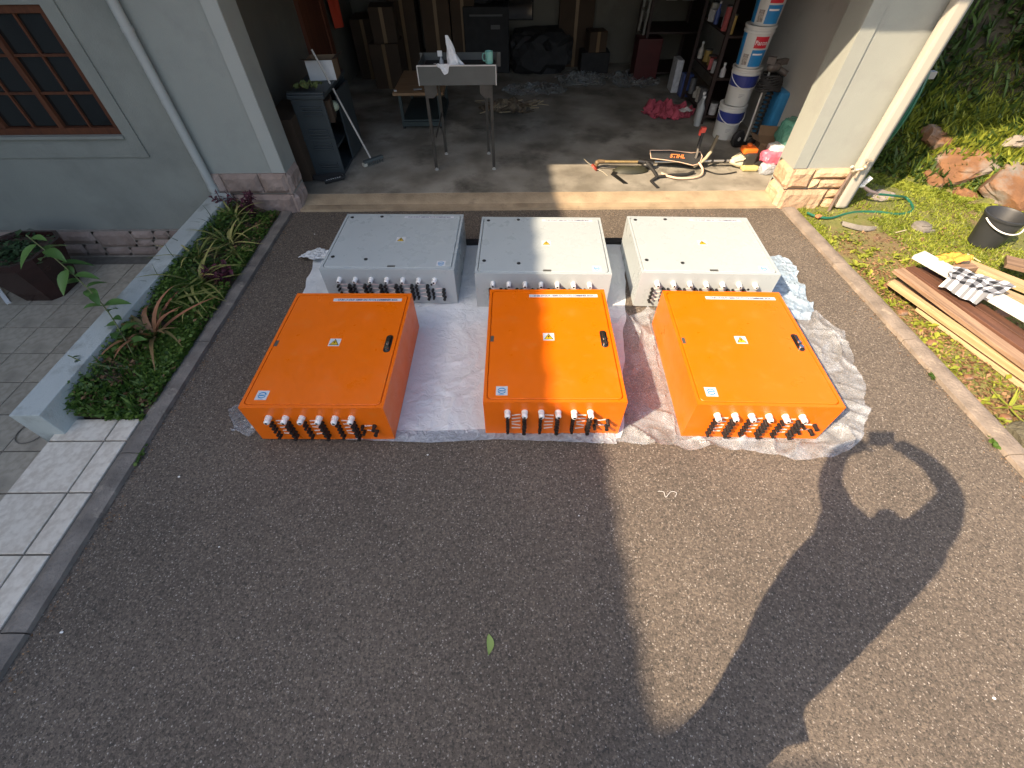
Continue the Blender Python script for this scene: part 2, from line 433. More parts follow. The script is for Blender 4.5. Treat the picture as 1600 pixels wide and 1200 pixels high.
# kerbs: segments as parts
def kerb(name, fx, wd, m, yend, seglen, label):
    base = struct(thing(name, None, None))
    k = 0; y = 4.13
    while y > yend:
        L = min(seglen, y - yend) - .006
        mb = MB(); vv = []; ns = 8
        prof = [(0, -.05), (0.006, .012), (.02, .026), (.5, .034), (.9, .03), (1, .022), (1, -.05)]
        for s_ in range(ns + 1):
            yy = y - L * s_ / ns
            for (t, z) in prof:
                wob = .006 * noise.noise(Vector((yy * 9, t * 5, 3)))
                vv.append((fx(yy) + wd * t + wob * (1 if t in (0, .006, .02) else .4), yy, z + .004 * noise.noise(Vector((yy * 7, t * 3, 1)))))
        np_ = len(prof); ff = []
        for s_ in range(ns):
            for p in range(np_ - 1):
                a = s_ * np_ + p; ff.append((a, a + 1, a + np_ + 1, a + np_) if wd > 0 else (a, a + np_, a + np_ + 1, a + 1))
        ff.append(tuple(range(np_))); ff.append(tuple(reversed(range(ns * np_, ns * np_ + np_))))
        mb.add(vv, ff).build("kerb_segment", m, base, smooth=True)
        y -= seglen; k += 1
kerb("left_kerb", lx, -.115, KERB, -3, .93, None)
kerb("right_kerb", rx, .13, KERB_R, -3, .95, None)

# ============================================================ UPPER PAVING / PATIO
up = MB().box((-2.55, -.75, -.29), (.48, 4.68, .61)).build("upper_paving", GROUT); struct(up)
def frustum_tile(wx, wy, h=.012, ins=.003):
    x, y = wx / 2, wy / 2
    v = [(-x, -y, 0), (x, -y, 0), (x, y, 0), (-x, y, 0), (-x, -y, h - ins), (x, -y, h - ins), (x, y, h - ins), (-x, y, h - ins),
         (-x + ins, -y + ins, h), (x - ins, -y + ins, h), (x - ins, y - ins, h), (-x + ins, y - ins, h)]
    f = [(8, 9, 10, 11)]
    for a, b in ((0, 4), (4, 8)):
        for i in range(4): j = (i + 1) % 4; f.append((a + i, a + j, b + j, b + i))
    return v, f
def tile_mesh(nm, wx, wy, m):
    me = MB().add(*frustum_tile(wx, wy)).mesh(nm); me.materials.append(m); return me
T = .335
tm_full = tile_mesh("tile", T - .009, T - .009, TILE)
tm_edge = tile_mesh("tile_cut", .125, T - .009, TILE)
yt = 1.43
tm_top = tile_mesh("tile_top", T - .009, .155, TILE); tm_topc = tile_mesh("tile_topc", .125, .155, TILE)
link("tile", tm_top, up, (-2.617, yt + .083, .016)); link("tile", tm_topc, up, (-2.380, yt + .083, .016))
for k in range(14):
    y = yt - T / 2 - k * T
    for xx, me in ((-2.617, tm_full), (-2.380, tm_edge)):
        link("tile", me, up, (xx + random.uniform(-.001, .001), y, .016), (random.uniform(-.004, .004), random.uniform(-.004, .004), 0))
# step tread
st = MB().box((-2.95, -.8, -.43), (.32, 4.5, .38)).build("step", GROUT); struct(st)
tm_tr = tile_mesh("tile_tread", .30, T - .009, TILE_D)
for k in range(13): link("tile", tm_tr, st, (-2.95, 1.28 - k * T, -.243))
# lower patio
pat = MB().box((-6.2, .2, -.57), (7.0, 8.0, .12)).build("patio", GROUT); struct(pat)
tm_d = tile_mesh("patio_tile", T - .010, T - .010, TILE_D)
for i in range(12):
    for j in range(14):
        x = -2.72 - .335 * i - .17; y = 4.11 - T / 2 - T * j + .02
        if y > 4.0: y = 4.0
        link("tile", tm_d, pat, (x, 4.125 - T / 2 - T * j - .09, -.511), (random.uniform(-.004, .004), random.uniform(-.004, .004), 0))

# ============================================================ PLANTER
pw = MB().box((-2.80, 2.81, -.14), (.175, 2.66, .72)).build("planter_wall", mat("planter_paint", (.42, .455, .435), .75, var=.07, scale=3, bump=.35, bscale=90, stain=((.22, .23, .20), 5, .52, .76)), bevel=.006)
tag(pw, "low grey painted wall along the planting bed", "low wall")
def soil_z(x): return .018 + .095 * max(0, min(1, (-2.46 - x) / .17))
nx, ny = 14, 90
v = []; f = []
for j in range(ny + 1):
    for i in range(nx + 1):
        x = -2.715 + (.415) * i / nx; y = 1.60 + 2.56 * j / ny
        v.append((x, y, soil_z(x) * min(1, .35 + (y - 1.6) * 5) + .03 * max(0, fbm(x, y, 2, 5)) + .01 * math.sin(math.pi * i / nx)))
for j in range(ny):
    for i in range(nx):
        a = j * (nx + 1) + i; f.append((a, a + 1, a + nx + 2, a + nx + 1))
MB_ = MB().add(v, f); struct(MB_.build("planter_soil", SOIL, smooth=True))
struct(MB().box((-2.507, 2.87, -.30), (.41, 2.5, .60)).build("planter_subsoil", SOIL))

# ============================================================ HOUSE
house = thing("house", "grey plastered house with open double garage, stone plinths and timber window", "house", (0, 0, 0))
YF = 4.20
# left wing wall with window opening x[-5.5,-3.455] z[.72,1.60]
WX0, WX1, WZ0, WZ1 = -5.49, -3.45, .715, 1.60
wl = MB()
wl.box(((WX1 - 2.90) / 2, 4.34, 1.4), (-2.90 - WX1, .24, 3.2))
wl.box(((WX0 - 9) / 2, 4.34, 1.4), (WX0 + 9, .24, 3.2))
wl.box(((WX0 + WX1) / 2, 4.34, (WZ0 - .2) / 2), (WX1 - WX0, .24, WZ0 + .2))
wl.box(((WX0 + WX1) / 2, 4.34, (WZ1 + 3.0) / 2), (WX1 - WX0, .24, 3.0 - WZ1))
wl.build("wall", PAINT_D, house)
# raised plaster band around the window
bd = MB(); bx0, bx1, bz0, bz1 = WX0 - .12, WX1 + .12, WZ0 - .19, WZ1 + .14
bd.box((bx1 - .06, 4.2095, (bz0 + bz1) / 2), (.118, .012, bz1 - bz0)); bd.box((bx0 + .06, 4.2135, (bz0 + bz1) / 2), (.118, .012, bz1 - bz0))
bd.box(((WX0 + WX1) / 2, 4.2135, (bz0 + WZ0) / 2), (WX1 - WX0, .012, WZ0 - bz0)); bd.box(((WX0 + WX1) / 2, 4.2135, (bz1 + WZ1) / 2), (WX1 - WX0, .012, bz1 - WZ1))
bd.build("window_surround", PAINT_D, house, bevel=.003)
win = MB(); yw = 4.262
win.box(((WX0 + WX1) / 2, yw, WZ0 + .026), (WX1 - WX0, .07, .052)); win.box(((WX0 + WX1) / 2, yw, WZ1 - .026), (WX1 - WX0, .07, .052))
for x in (WX0 + .026, WX1 - .026): win.box((x, yw, (WZ0 + WZ1) / 2), (.052, .068, WZ1 - WZ0 - .104))
for x in (-3.965, -4.48, -4.985): win.box((x, yw, (WZ0 + WZ1) / 2), (.046, .066, WZ1 - WZ0 - .104))
wo = win.build("window", WOODF, house, bevel=.003)
edges = [WX1 - .052, -3.965, -4.48, -4.985, WX0 + .052]
for k in range(4):
    x1 = edges[k] - (0 if k == 0 else .023); x0 = edges[k + 1] + (0 if k == 3 else .023); xm = (x0 + x1) / 2
    zs = [WZ0 + .052 + (WZ1 - WZ0 - .104) * i / 3 for i in range(4)]
    MB().box((xm, yw - .004, (zs[0] + zs[3]) / 2), (.017, .026, zs[3] - zs[0])).build("muntin", WOODF, wo)
    for z in zs[1:3]:
        MB().box(((x0 + xm - .0085) / 2, yw - .004, z), (xm - .0085 - x0, .026, .017)).build("muntin", WOODF, wo)
        MB().box(((x1 + xm + .0085) / 2, yw - .004, z), (x1 - xm - .0085, .026, .017)).build("muntin", WOODF, wo)
    for i in range(3):
        for a, b in ((x0, xm - .0085), (xm + .0085, x1)):
            MB().box(((a + b) / 2, yw + .004 + random.uniform(-.001, .001), (zs[i] + zs[i + 1]) / 2), (b - a, .004, zs[i + 1] - zs[i] - .017)).build("pane", GLASS, wo)
MB().box(((WX0 + WX1) / 2, 4.215, WZ0 - .013), (WX1 - WX0 + .02, .07, .024)).build("window_sill", PAINT_D, house, bevel=.003)
MB().box(((WX0 + WX1) / 2, 4.62, 1.2), (2.2, .02, 1.0)).build("room_lining", DARK, house)

def stone_block(parent, x0, x1, z0, z1, y, depth, m, seed, rough=.014, name="stone", axis='y', off=0):
    """rock-faced block; face toward -y (axis y) or toward +-x"""
    nx_, nz_ = max(3, int((x1 - x0) / .035)), max(3, int((z1 - z0) / .035))
    vv = []; ff = []
    for j in range(nz_ + 1):
        for i in range(nx_ + 1):
            u, t = i / nx_, j / nz_
            e = min(u, 1 - u) * (x1 - x0); e2 = min(t, 1 - t) * (z1 - z0); ed = min(1, min(e, e2) / .018)
            d = ed * (.012 + rough * (1 + noise.noise(Vector((u * 5 * (x1 - x0) / .2 + seed, t * 4, seed * 3.1)))) + rough * .6 * abs(noise.noise(Vector((u * 14 + seed, t * 9 + seed, 2)))))
            vv.append((x0 + (x1 - x0) * u, y - d, z0 + (z1 - z0) * t))
    nfront = len(vv)
    for j in range(nz_):
        for i in range(nx_):
            a = j * (nx_ + 1) + i; ff.append((a, a + 1, a + nx_ + 2, a + nx_ + 1))
    # sides back to depth
    rim = [i for i in range(nx_ + 1)] + [j * (nx_ + 1) + nx_ for j in range(1, nz_ + 1)] + [nz_ * (nx_ + 1) + i for i in range(nx_ - 1, -1, -1)] + [j * (nx_ + 1) for j in range(nz_ - 1, 0, -1)]
    b0 = len(vv)
    for i in rim: vv.append((vv[i][0], y + depth, vv[i][2]))
    nr = len(rim)
    for k in range(nr):
        k2 = (k + 1) % nr; ff.append((rim[k], b0 + k, b0 + k2, rim[k2]))
    if axis != 'y':
        s = 1 if axis == '+x' else -1   # face toward s*x ; local x -> world y
        vv = [(off + s * (-(p[1] - y)), p[0], p[2]) for p in vv]
        if s < 0: ff = [tuple(reversed(q)) for q in ff]
        if s > 0: ff = [tuple(q) for q in ff]
    return MB().add(vv, ff).build(name, m, parent)

# plinth of the left wall (from z -.5 to -.2)
pl = MB().box((-5.4, 4.215, -.355), (5.0, .06, .31)).build("plinth", MORTAR, house)
def course(parent, xs, z0, z1, y, m, seed0):
    for k in range(len(xs) - 1):
        stone_block(parent, xs[k] + .005, xs[k + 1] - .005, z0, z1, y, .02, m, seed0 + k * 1.7, .007)
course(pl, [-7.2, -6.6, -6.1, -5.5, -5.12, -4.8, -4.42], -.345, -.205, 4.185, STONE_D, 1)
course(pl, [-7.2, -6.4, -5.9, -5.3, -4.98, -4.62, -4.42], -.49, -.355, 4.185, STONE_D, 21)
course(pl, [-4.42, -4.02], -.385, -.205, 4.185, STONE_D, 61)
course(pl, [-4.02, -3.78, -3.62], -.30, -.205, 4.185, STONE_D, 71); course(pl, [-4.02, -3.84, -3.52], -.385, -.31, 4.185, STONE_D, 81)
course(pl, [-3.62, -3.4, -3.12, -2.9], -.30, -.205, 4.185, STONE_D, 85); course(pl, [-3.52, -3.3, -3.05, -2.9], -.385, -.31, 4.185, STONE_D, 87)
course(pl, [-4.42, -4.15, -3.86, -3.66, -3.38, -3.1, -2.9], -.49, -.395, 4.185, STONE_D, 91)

# columns
def column(x0, x1, name, m, inner):  # inner = +1 if garage is on +x side
    c = MB().box(((x0 + x1) / 2, 4.34, 1.5), (x1 - x0, .28, 3.0)).build(name, m, house, bevel=.004)
    xa = x1 - .125 if inner > 0 else x0
    MB().box((xa + .0625, 4.195, 1.69), (.123, .016, 2.62)).build("plaster_band", TRIM if inner > 0 else m, c, bevel=.002)
    return c
cL = column(-2.90, -2.13, "left_column", PAINT, 1)
cR = column(2.68, 3.32, "right_column", PAINT, -1)
# stone skirts: left column front
def two_sided(c, xc, side, rows, y0, y1, m, xs_rows, seed):
    for r_, (z0, z1) in enumerate(rows):
        xs_ = xs_rows[r_]
        for k in range(len(xs_) - 1):
            stone_block(c, xs_[k] + .004, xs_[k + 1] - .004, z0 + .004, z1 - .004, y0, .02, m, seed + r_ * 9 + k * 2.3, .012)
        stone_block(c, y0 - .012, y1, z0 + .004, z1 - .004, 0, .02, m, seed + 50 + r_, .014, axis='+x' if side > 0 else '-x', off=xc)
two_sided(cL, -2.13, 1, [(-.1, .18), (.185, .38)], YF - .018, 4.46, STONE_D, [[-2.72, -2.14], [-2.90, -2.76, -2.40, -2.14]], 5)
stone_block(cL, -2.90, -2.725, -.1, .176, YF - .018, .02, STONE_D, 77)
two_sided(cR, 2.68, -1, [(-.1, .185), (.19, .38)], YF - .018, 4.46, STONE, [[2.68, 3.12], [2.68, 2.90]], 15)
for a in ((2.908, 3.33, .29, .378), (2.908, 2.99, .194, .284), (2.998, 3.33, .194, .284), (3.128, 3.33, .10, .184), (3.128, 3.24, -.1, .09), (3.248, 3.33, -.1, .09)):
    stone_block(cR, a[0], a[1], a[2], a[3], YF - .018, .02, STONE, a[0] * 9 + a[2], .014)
# outer side face of the building to the right
rw = MB().box((3.19, 6.9, 1.5), (.24, 4.8, 3.0)).build("side_wall", mat("side_plaster", (.46, .46, .43), .8, var=.06, scale=2, stain=((.30, .29, .26), 1.8, .56, .8)), house)
# garage interior
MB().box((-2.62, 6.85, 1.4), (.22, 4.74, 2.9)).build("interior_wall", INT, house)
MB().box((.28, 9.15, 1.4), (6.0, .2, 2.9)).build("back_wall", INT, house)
MB().box((.3, 6.9, 2.86), (6.4, 5.2, .1)).build("ceiling", mat("ceiling_board", (.5, .5, .47), .8), house)
MB().box((.275, 4.34, 2.62), (4.81, .27, .76)).build("lintel", PAINT, house)
# eaves / roofs
RT = mat("roof_tile", (.12, .09, .08), .8, var=.2, scale=5)
SOF = mat("soffit", (.55, .56, .54), .8)
MB().prism([(-6.8, 3.14), (3.9, 3.14), (3.9, 9.6), (-6.8, 9.6)], 3.02, 3.12).build("roof", RT, house)
# two-storey wing further left: its tiled eave throws the long soft shadow edge down the driveway
wing = MB().box((-10.9, -3.0, 2.9), (8.0, 20.0, 7.8)).build("upper_wing", PAINT_D, house)
sc_ = []
yy = 9.0
while yy > -4.50:
    t = (yy + 4.46) / 6.0
    sc_.append((-6.45 - .06 * t - .022 * abs(math.sin(yy * math.pi / .30)), yy)); yy -= .03
MB().prism([(-14, -12.5), (-5.76, -12.5), (-5.76, -4.63), (-6.25, -4.62), (-6.25, -4.46)] + sc_[::-1] + [(-14, 9.0)], 6.90, 7.0).build("upper_roof", RT, house)
# garage window in the back wall
gw = MB().box((.16, 9.03, 1.05), (.46, .03, .80)).build("garage_window", DARK, house)
MB().box((.16, 9.012, 1.05), (.42, .006, .76)).build("pane", GLASS, gw)
# timber door frame on inner left wall
dj = MB().box((-2.49, 6.75, 1.2), (.05, .14, 2.3)).box((-2.49, 7.55, 1.2), (.05, .14, 2.3)).build("door_frame", wood_mat("dark_timber", (.10, .03, .015), (.16, .05, .022), (20, 20, 2)), house)
MB().box((-2.497, 7.15, 1.2), (.03, .66, 2.3)).build("door", wood_mat("dark_timber", 0, 0), dj)

# garage floor
nx, ny = 60, 6
fl = MB()
fl.box((.3, 6.78, -.28), (5.7, 4.70, .68))
struct(fl.build("garage_floor", CONC))
# sloping threshold with an uneven groove
v = []; f = []; prof = [(4.165, -.02), (4.172, .022), (4.25, .032), (4.262, .024), (4.272, .034), (4.40, .052), (4.43, .058)]
nx = 70
for i in range(nx + 1):
    x = -2.12 + 4.80 * i / nx
    for y, z in prof: v.append((x, y + .006 * noise.noise(Vector((x * 4, y, 0))), z + .004 * noise.noise(Vector((x * 8, y * 9, 2)))))
P_ = len(prof)
for i in range(nx):
    for p in range(P_ - 1): a = i * P_ + p; f.append((a, a + P_, a + P_ + 1, a + 1))
struct(MB().add(v, f).build("threshold", LIP, smooth=True))
struct(MB().box((.28, 4.32, -.3), (4.78, .26, .60)).build("threshold_base", LIP))

# downpipes
def pipe(x, y, z0, z1, r, m, label, wob=0):
    t = thing("downpipe", label, "downpipe", (x, y, 0))
    MB().cyl((0, 0, z0), (0, 0, z1), r, n=20).build("pipe", m, t, smooth=True)
    MB().cyl((0, 0, z0 + .22), (0, 0, z0 + .27), r + .005, n=20).build("joint", m, t, smooth=True)
    for z in (1.45,): MB().cyl((0, 0, z), (0, 0, z + .03), r + .004, n=20).box((0, r + .02, z + .015), (.03, .04, .03)).build("bracket", m, t)
    return t
p1 = pipe(-2.86, 4.145, .02, 3.0, .037, PVC_D, "grey round downpipe on the shaded wall left of the garage")
MB().cyl((.0, -.035, .0), (.0, -.02, .13), .048, .043, n=16).build("pipe_shoe", mat("turquoise_plastic", (.10, .42, .46), .4), p1, smooth=True)
p2 = thing("downpipe", "cream downpipe on the sunlit right column", "downpipe", (3.27, 4.12, 0))
MB().box((0, 0, 1.52), (.105, .085, 2.96)).build("pipe", PVC, p2, bevel=.022)
MB().cyl((.085, .02, .02), (.085, .02, 3.0), .018, n=12).build("conduit", mat("grey_conduit", (.25, .25, .24), .5), p2, smooth=True)

# standpipe and tap
tp = thing("garden_tap", "corroded brass tap on a short standpipe by the right column", "tap", (3.10, 4.08, 0))
BR = mat("old_brass", (.34, .27, .19), .5, metal=.5, var=.25, scale=40, c2=(.62, .56, .46))
MB().tube([(.06, -.01, -.02), (.055, -.005, .2), (.07, .0, .40)], .014, 10).build("standpipe", mat("rusty_pipe", (.14, .10, .08), .7, c2=(.24, .17, .13), scale=30), tp, smooth=True)
MB().sphere((.075, 0, .41), .026).cyl((.075, 0, .41), (.14, -.03, .435), .016).cyl((.075, 0, .41), (.03, -.02, .45), .014).sphere((.145, -.03, .45), .02).cyl((.12, -.02, .43), (.12, -.02, .35), .012).build("tap_body", BR, tp, smooth=True)
MB().cyl((.145, -.03, .45), (.15, -.03, .505), .007).box((.15, -.03, .51), (.07, .015, .012)).build("tap_handle", BR, tp)
t2 = thing("hose_tap", "white handled tap with grey fitting beside the downpipe", "tap", (3.43, 4.20, .0))
MB().cyl((-.08, -.02, .21), (.0, -.02, .22), .018).sphere((0, -.02, .22), .024).build("tap_body", WHITE, t2, smooth=True)
MB().cyl((.0, -.02, .235), (.035, -.02, .30), .022, .026).build("tap_handle", WHITE, t2, smooth=True)
MB().tube([(.01, -.02, .21), (.09, -.03, .17), (.20, -.03, .14)], [.014, .016, .012]).build("hose_fitting", mat("grey_fitting", (.16, .13, .13), .5), t2, smooth=True)
GH = mat("green_hose", (.012, .11, .07), .4, var=.15)
def smooth_path(pts, n=8):
    pts = [Vector(p) for p in pts]; out = []
    P = [pts[0]] + pts + [pts[-1]]
    for i in range(1, len(P) - 2):
        for k in range(n):
            t = k / n; a, b, c, d = P[i - 1], P[i], P[i + 1], P[i + 2]
            out.append(.5 * ((2 * b) + (-a + c) * t + (2 * a - 5 * b + 4 * c - d) * t * t + (-a + 3 * b - 3 * c + d) * t ** 3))
    out.append(pts[-1]); return out
hz = [(3.63, 4.16, .14), (3.85, 4.20, .10), (4.02, 4.25, .05), (3.98, 4.06, .03), (3.80, 3.98, .028), (3.62, 4.02, .03), (3.45, 4.03, .028), (3.3, 4.0, .028), (3.1, 3.92, .028), (2.98, 3.95, .028), (2.92, 4.02, .028)]
tag(MB().tube(smooth_path(hz), .011, 8).build("garden_hose", GH, smooth=True), "green garden hose curling over the lawn by the downpipe", "hose")
hang = thing("hose_reel", "coiled green hose hanging behind the right downpipe", "hose")
for k in range(4):
    pts = []
    for i in range(25):
        a = 2 * math.pi * i / 24; pts.append((3.40 + .02 * k + .02 * math.sin(a), 4.30 + .11 * math.sin(a) * (1 + .05 * k), .82 + .32 * math.cos(a) + .01 * k))
    MB().tube(pts, .010, 6).build("hose_loop", GH, hang, smooth=True)
MB().box((3.46, 4.28, 1.10), (.16, .05, .05)).build("hose_hook", mat("grey_conduit", 0), hang)

# ============================================================ ENCLOSURES
def rounded_rect(wx, wy, r, n=5):
    p = []
    for cx, cy, a0 in ((wx / 2 - r, wy / 2 - r, 0), (-wx / 2 + r, wy / 2 - r, 90), (-wx / 2 + r, -wy / 2 + r, 180), (wx / 2 - r, -wy / 2 + r, 270)):
        for k in range(n + 1):
            a = R(a0 + 90 * k / n); p.append((cx + r * math.cos(a), cy + r * math.sin(a)))
    return p
def ring(outer, inner, z0, z1):  # frame between equal-count loops
    n = len(outer); mb = MB()
    v = [(x, y, z1) for x, y in outer] + [(x, y, z1) for x, y in inner] + [(x, y, z0) for x, y in inner]
    f = []
    for i in range(n):
        j = (i + 1) % n; f.append((i, j, n + j, n + i)); f.append((n + i, n + j, 2 * n + j, 2 * n + i))
    return mb.add(v, f)
def shell(W, D, H, m, parent):
    # body with a rim and a shallow recess the door sits in
    mb = MB(); x, y = W / 2, D / 2
    n = 6
    inner = rounded_rect(W - .036, D - .040, .028, 5)
    outer = []
    for (a, b) in inner:  # project to the rectangle
        k = 1 / max(abs(a) / x, abs(b) / y); outer.append((a * k, b * k))
    # snap real corners
    for cx, cy in ((x, y), (-x, y), (-x, -y), (x, -y)):
        i = min(range(len(outer)), key=lambda q: (outer[q][0] - cx) ** 2 + (outer[q][1] - cy) ** 2); outer[i] = (cx, cy)
    N_ = len(inner)
    v = [(a, b, H) for a, b in outer] + [(a, b, H) for a, b in inner] + [(a, b, H - .02) for a, b in inner] + [(a, b, 0) for a, b in outer]
    f = [tuple(range(2 * N_, 3 * N_)), tuple(reversed(range(3 * N_, 4 * N_)))]
    for i in range(N_):
        j = (i + 1) % N_
        f += [(i, j, N_ + j, N_ + i), (N_ + i, N_ + j, 2 * N_ + j, 2 * N_ + i), (j, i, 3 * N_ + i, 3 * N_ + j)]
    mb.add(v, f)
    o = mb.build("body", m, parent)
    return o
def door(W, D, H, m, parent, recess=None):
    p = rounded_rect(W - .045, D - .049, .025, 5); q = rounded_rect(W - .050, D - .054, .023, 5); N_ = len(p)
    v = [(a, b, H - .019) for a, b in p] + [(a, b, H - .001) for a, b in p] + [(a, b, H + .0025) for a, b in q]
    f = [tuple(range(2 * N_, 3 * N_))]
    for k in (0, 1):
        for i in range(N_): j = (i + 1) % N_; f.append((k * N_ + i, k * N_ + j, (k + 1) * N_ + j, (k + 1) * N_ + i))
    return MB().add(v, f).build("door", m, parent)
RX90 = Matrix.Rotation(R(90), 4, 'X')
def faceM(x, z, y): # local +z points out of the front face (-y)
    return Matrix.Translation((x, y, z)) @ RX90
gl_me = MB().lathe([(.0185, 0), (.0185, .012), (.0155, .0125), (.0165, .03), (.0165, .040), (.012, .047), (.007, .047), (.007, .040)], 12).mesh("cable_gland", True); gl_me.materials.append(WHITE)
gh_me = MB().lathe([(.0075, .0), (.0075, .0478)], 10).mesh("gland_hole"); gh_me.materials.append(BLACK)
cm_me = MB().lathe([(.0095, 0), (.0095, .010), (.007, .011), (.0075, .030), (.0085, .031), (.0085, .048), (.004, .05)], 10).box((0, 0, .022), (.020, .006, .012)).mesh("connector_plug"); cm_me.materials.append(BLACK); cm_me.transform(Matrix.Diagonal((1, 1, .72, 1)))
cf_me = MB().lathe([(.0125, 0), (.0125, .016), (.0105, .018), (.0105, .045), (.012, .046), (.012, .056), (.006, .058)], 10).mesh("connector_socket"); cf_me.materials.append(BLACK); cf_me.transform(Matrix.Diagonal((1, 1, .72, 1)))
lb_me = MB().box((0, 0, .0004), (.052, .010, .0012)).mesh("marker_label"); lb_me.materials.append(PINKL)
def front_inst(me, name, parent, x, z, y):
    return link(name, me, parent, (x + random.uniform(-.001, .001), y, z + random.uniform(-.001, .001)), (R(90) + random.uniform(-.05, .05), random.uniform(-.25, .25), random.uniform(-.05, .05)))
def sticker_set(e, H, wx, wy, lx_, ly, gx, gy, lw, lh):
    wx += random.uniform(-.006, .006); wy += random.uniform(-.006, .006); gx += random.uniform(-.006, .006); gy += random.uniform(-.006, .006); lx_ += random.uniform(-.006, .006)
    z = H + .0027
    s = MB().box((wx, wy, z), (.070, .066, .0008)).build("warning_sticker", PAPER, e)
    MB().prism([(wx - .030, wy - .024), (wx + .030, wy - .024), (wx, wy + .028)], z, z + .0010).build("triangle_border", INKB, s)
    MB().prism([(wx - .0235, wy - .0205), (wx + .0235, wy - .0205), (wx, wy + .020)], z, z + .0016).build("triangle", YEL, s)
    b = [(.002, .014), (-.008, -.004), (-.001, -.003), (-.005, -.017), (.008, .001), (.001, .000), (.006, .012)]
    MB().prism([(wx + p[0], wy + p[1]) for p in reversed(b)], z, z + .0022).build("lightning_bolt", INKB, s)
    l = MB().box((lx_, ly, z), (lw, lh, .0008)).build("title_label", PAPER, e)
    text("17-IN 17-OUT 1000V DC T1+T2 COMBINER BOX", .022, INK, l, Matrix.Translation((lx_, ly - .001, z + .0007)), sx=(lw - .02) / (.022 * 23.6), bold=.0009)
    q = MB().box((gx, gy, z), (.066, .066, .0008)).build("maker_sticker", PAPER, e)
    arc = MB()
    for a0, a1 in ((20, 165), (200, 345)):
        pts_o = [(gx + .024 * math.cos(R(a)), gy + .022 * math.sin(R(a))) for a in range(a0, a1 + 1, 12)]
        pts_i = [(gx + .018 * math.cos(R(a)), gy + .016 * math.sin(R(a))) for a in range(a0, a1 + 1, 12)]
        arc.prism(pts_o + pts_i[::-1], z, z + .0011)
    arc.prism([(gx - .027, gy - .003), (gx - .01, gy + .004), (gx + .012, gy + .003), (gx + .027, gy + .005), (gx + .012, gy - .004), (gx - .01, gy - .005)], z, z + .0012)
    arc.box((gx, gy - .028, z + .0005), (.03, .003, .0012))
    arc.build("logo", CYAN, q)
def orange_box(label, x, y, rz):
    W, D, H = .80, 1.0, .31
    e = thing("electrical_enclosure", label, "electrical box", (x, y, .012), rz, "orange combiner boxes in the front row")
    shell(W, D, H, ORANGE, e); door(W, D, H, ORANGE, e)
    sticker_set(e, H, -.01, .015, .115, .425, -.30, -.415, .47, .030)
    MB().box((-.366, 0, H + .003), (.020, .05, .002)).build("name_plate", GALV, e)
    h = MB().prism([(a + .333, b - .0) for a, b in rounded_rect(.042, .150, .02, 5)], H + .002, H + .0045).build("handle_plate", BLACK, e)
    MB().box((.333, .015, H + .010), (.020, .085, .014)).build("lever", CHROME if False else mat("dark_chrome", (.16, .14, .12), .2, metal=.9), h, bevel=.003)
    MB().cyl((.333, -.008, H + .010), (.333, -.008, H + .021), .011, n=14).cyl((.333, -.045, H + .004), (.333, -.045, H + .018), .014, n=14).build("lock", CHROME, h, smooth=True)
    yf = -D / 2
    us = [-.265, -.168, -.075, .022, .112, .205]
    for k, u in enumerate(us):
        front_inst(gl_me, "cable_gland", e, u, .225, yf); front_inst(gh_me, "gland_hole", e, u, .225, yf)
        for r_ in range(5):
            z = .178 - r_ * .032
            front_inst(cm_me if k % 2 == 0 else cf_me, "connector", e, u, z, yf)
            if k % 2 == 0: front_inst(lb_me, "marker_label", e, u + .049, z + .014, yf)
    for z in (.145, .095):
        front_inst(cm_me, "connector", e, .245, z, yf); front_inst(cf_me, "connector", e, .315, z, yf); front_inst(lb_me, "marker_label", e, .28, z, yf)
    return e
def grey_box(label, x, y, rz):
    W, D, H = 1.0, .80, .31
    e = thing("electrical_enclosure", label, "electrical box", (x, y, .012), rz, "grey combiner boxes in the back row")
    shell(W, D, H, GREY, e); door(W, D, H, GREY, e)
    sticker_set(e, H, .03, .0, .215, .345, .40, -.325, .42, .028)
    MB().box((.03, -.362, H + .003), (.06, .022, .002)).build("name_plate", GALV, e)
    for px, py in ((-.44, .335), (-.19, .35), (-.44, -.245), (-.18, -.275)):
        MB().lathe([(.014, H + .002), (.014, H + .006), (.009, H + .008)], 14, Matrix.Translation((px, py, 0))).build("quarter_turn_lock", BLACK, e)
    yf = -D / 2
    for k in range(7):
        u = -.37 + .1195 * k
        front_inst(gl_me, "cable_gland", e, u, .225, yf); front_inst(gh_me, "gland_hole", e, u, .225, yf)
        for r_ in range(4):
            if k == 6 and r_ == 0: continue
            z = .172 - r_ * .036
            front_inst(cm_me, "connector", e, u - .024, z, yf); front_inst(cf_me, "connector", e, u + .060, z, yf); front_inst(lb_me, "marker_label", e, u + .018, z + .004, yf)
    o = MB().lathe([(.008, 0), (.008, .004)], 10).build("blanking_plug", BLACK, e); o.location = (-.37 + .1195 * 6 - .03, yf, .178); o.rotation_euler = (R(90), 0, 0)
    return e
orange_box("leftmost of the three orange boxes, wholly in shade", -1.10, 1.939, -.015)
orange_box("middle orange box with the shadow edge running down its lid", .244, 1.965, -.012)
orange_box("rightmost of the three orange boxes, wholly in sunshine", 1.436, 1.926, -.037)
grey_box("leftmost of the three pale grey boxes, wholly in shade", -.912, 3.115, -.026)
grey_box("middle pale grey box, half shaded and half sunlit", .245, 3.045, -.029)
grey_box("rightmost of the three pale grey boxes, in sunshine", 1.469, 3.03, -.042)

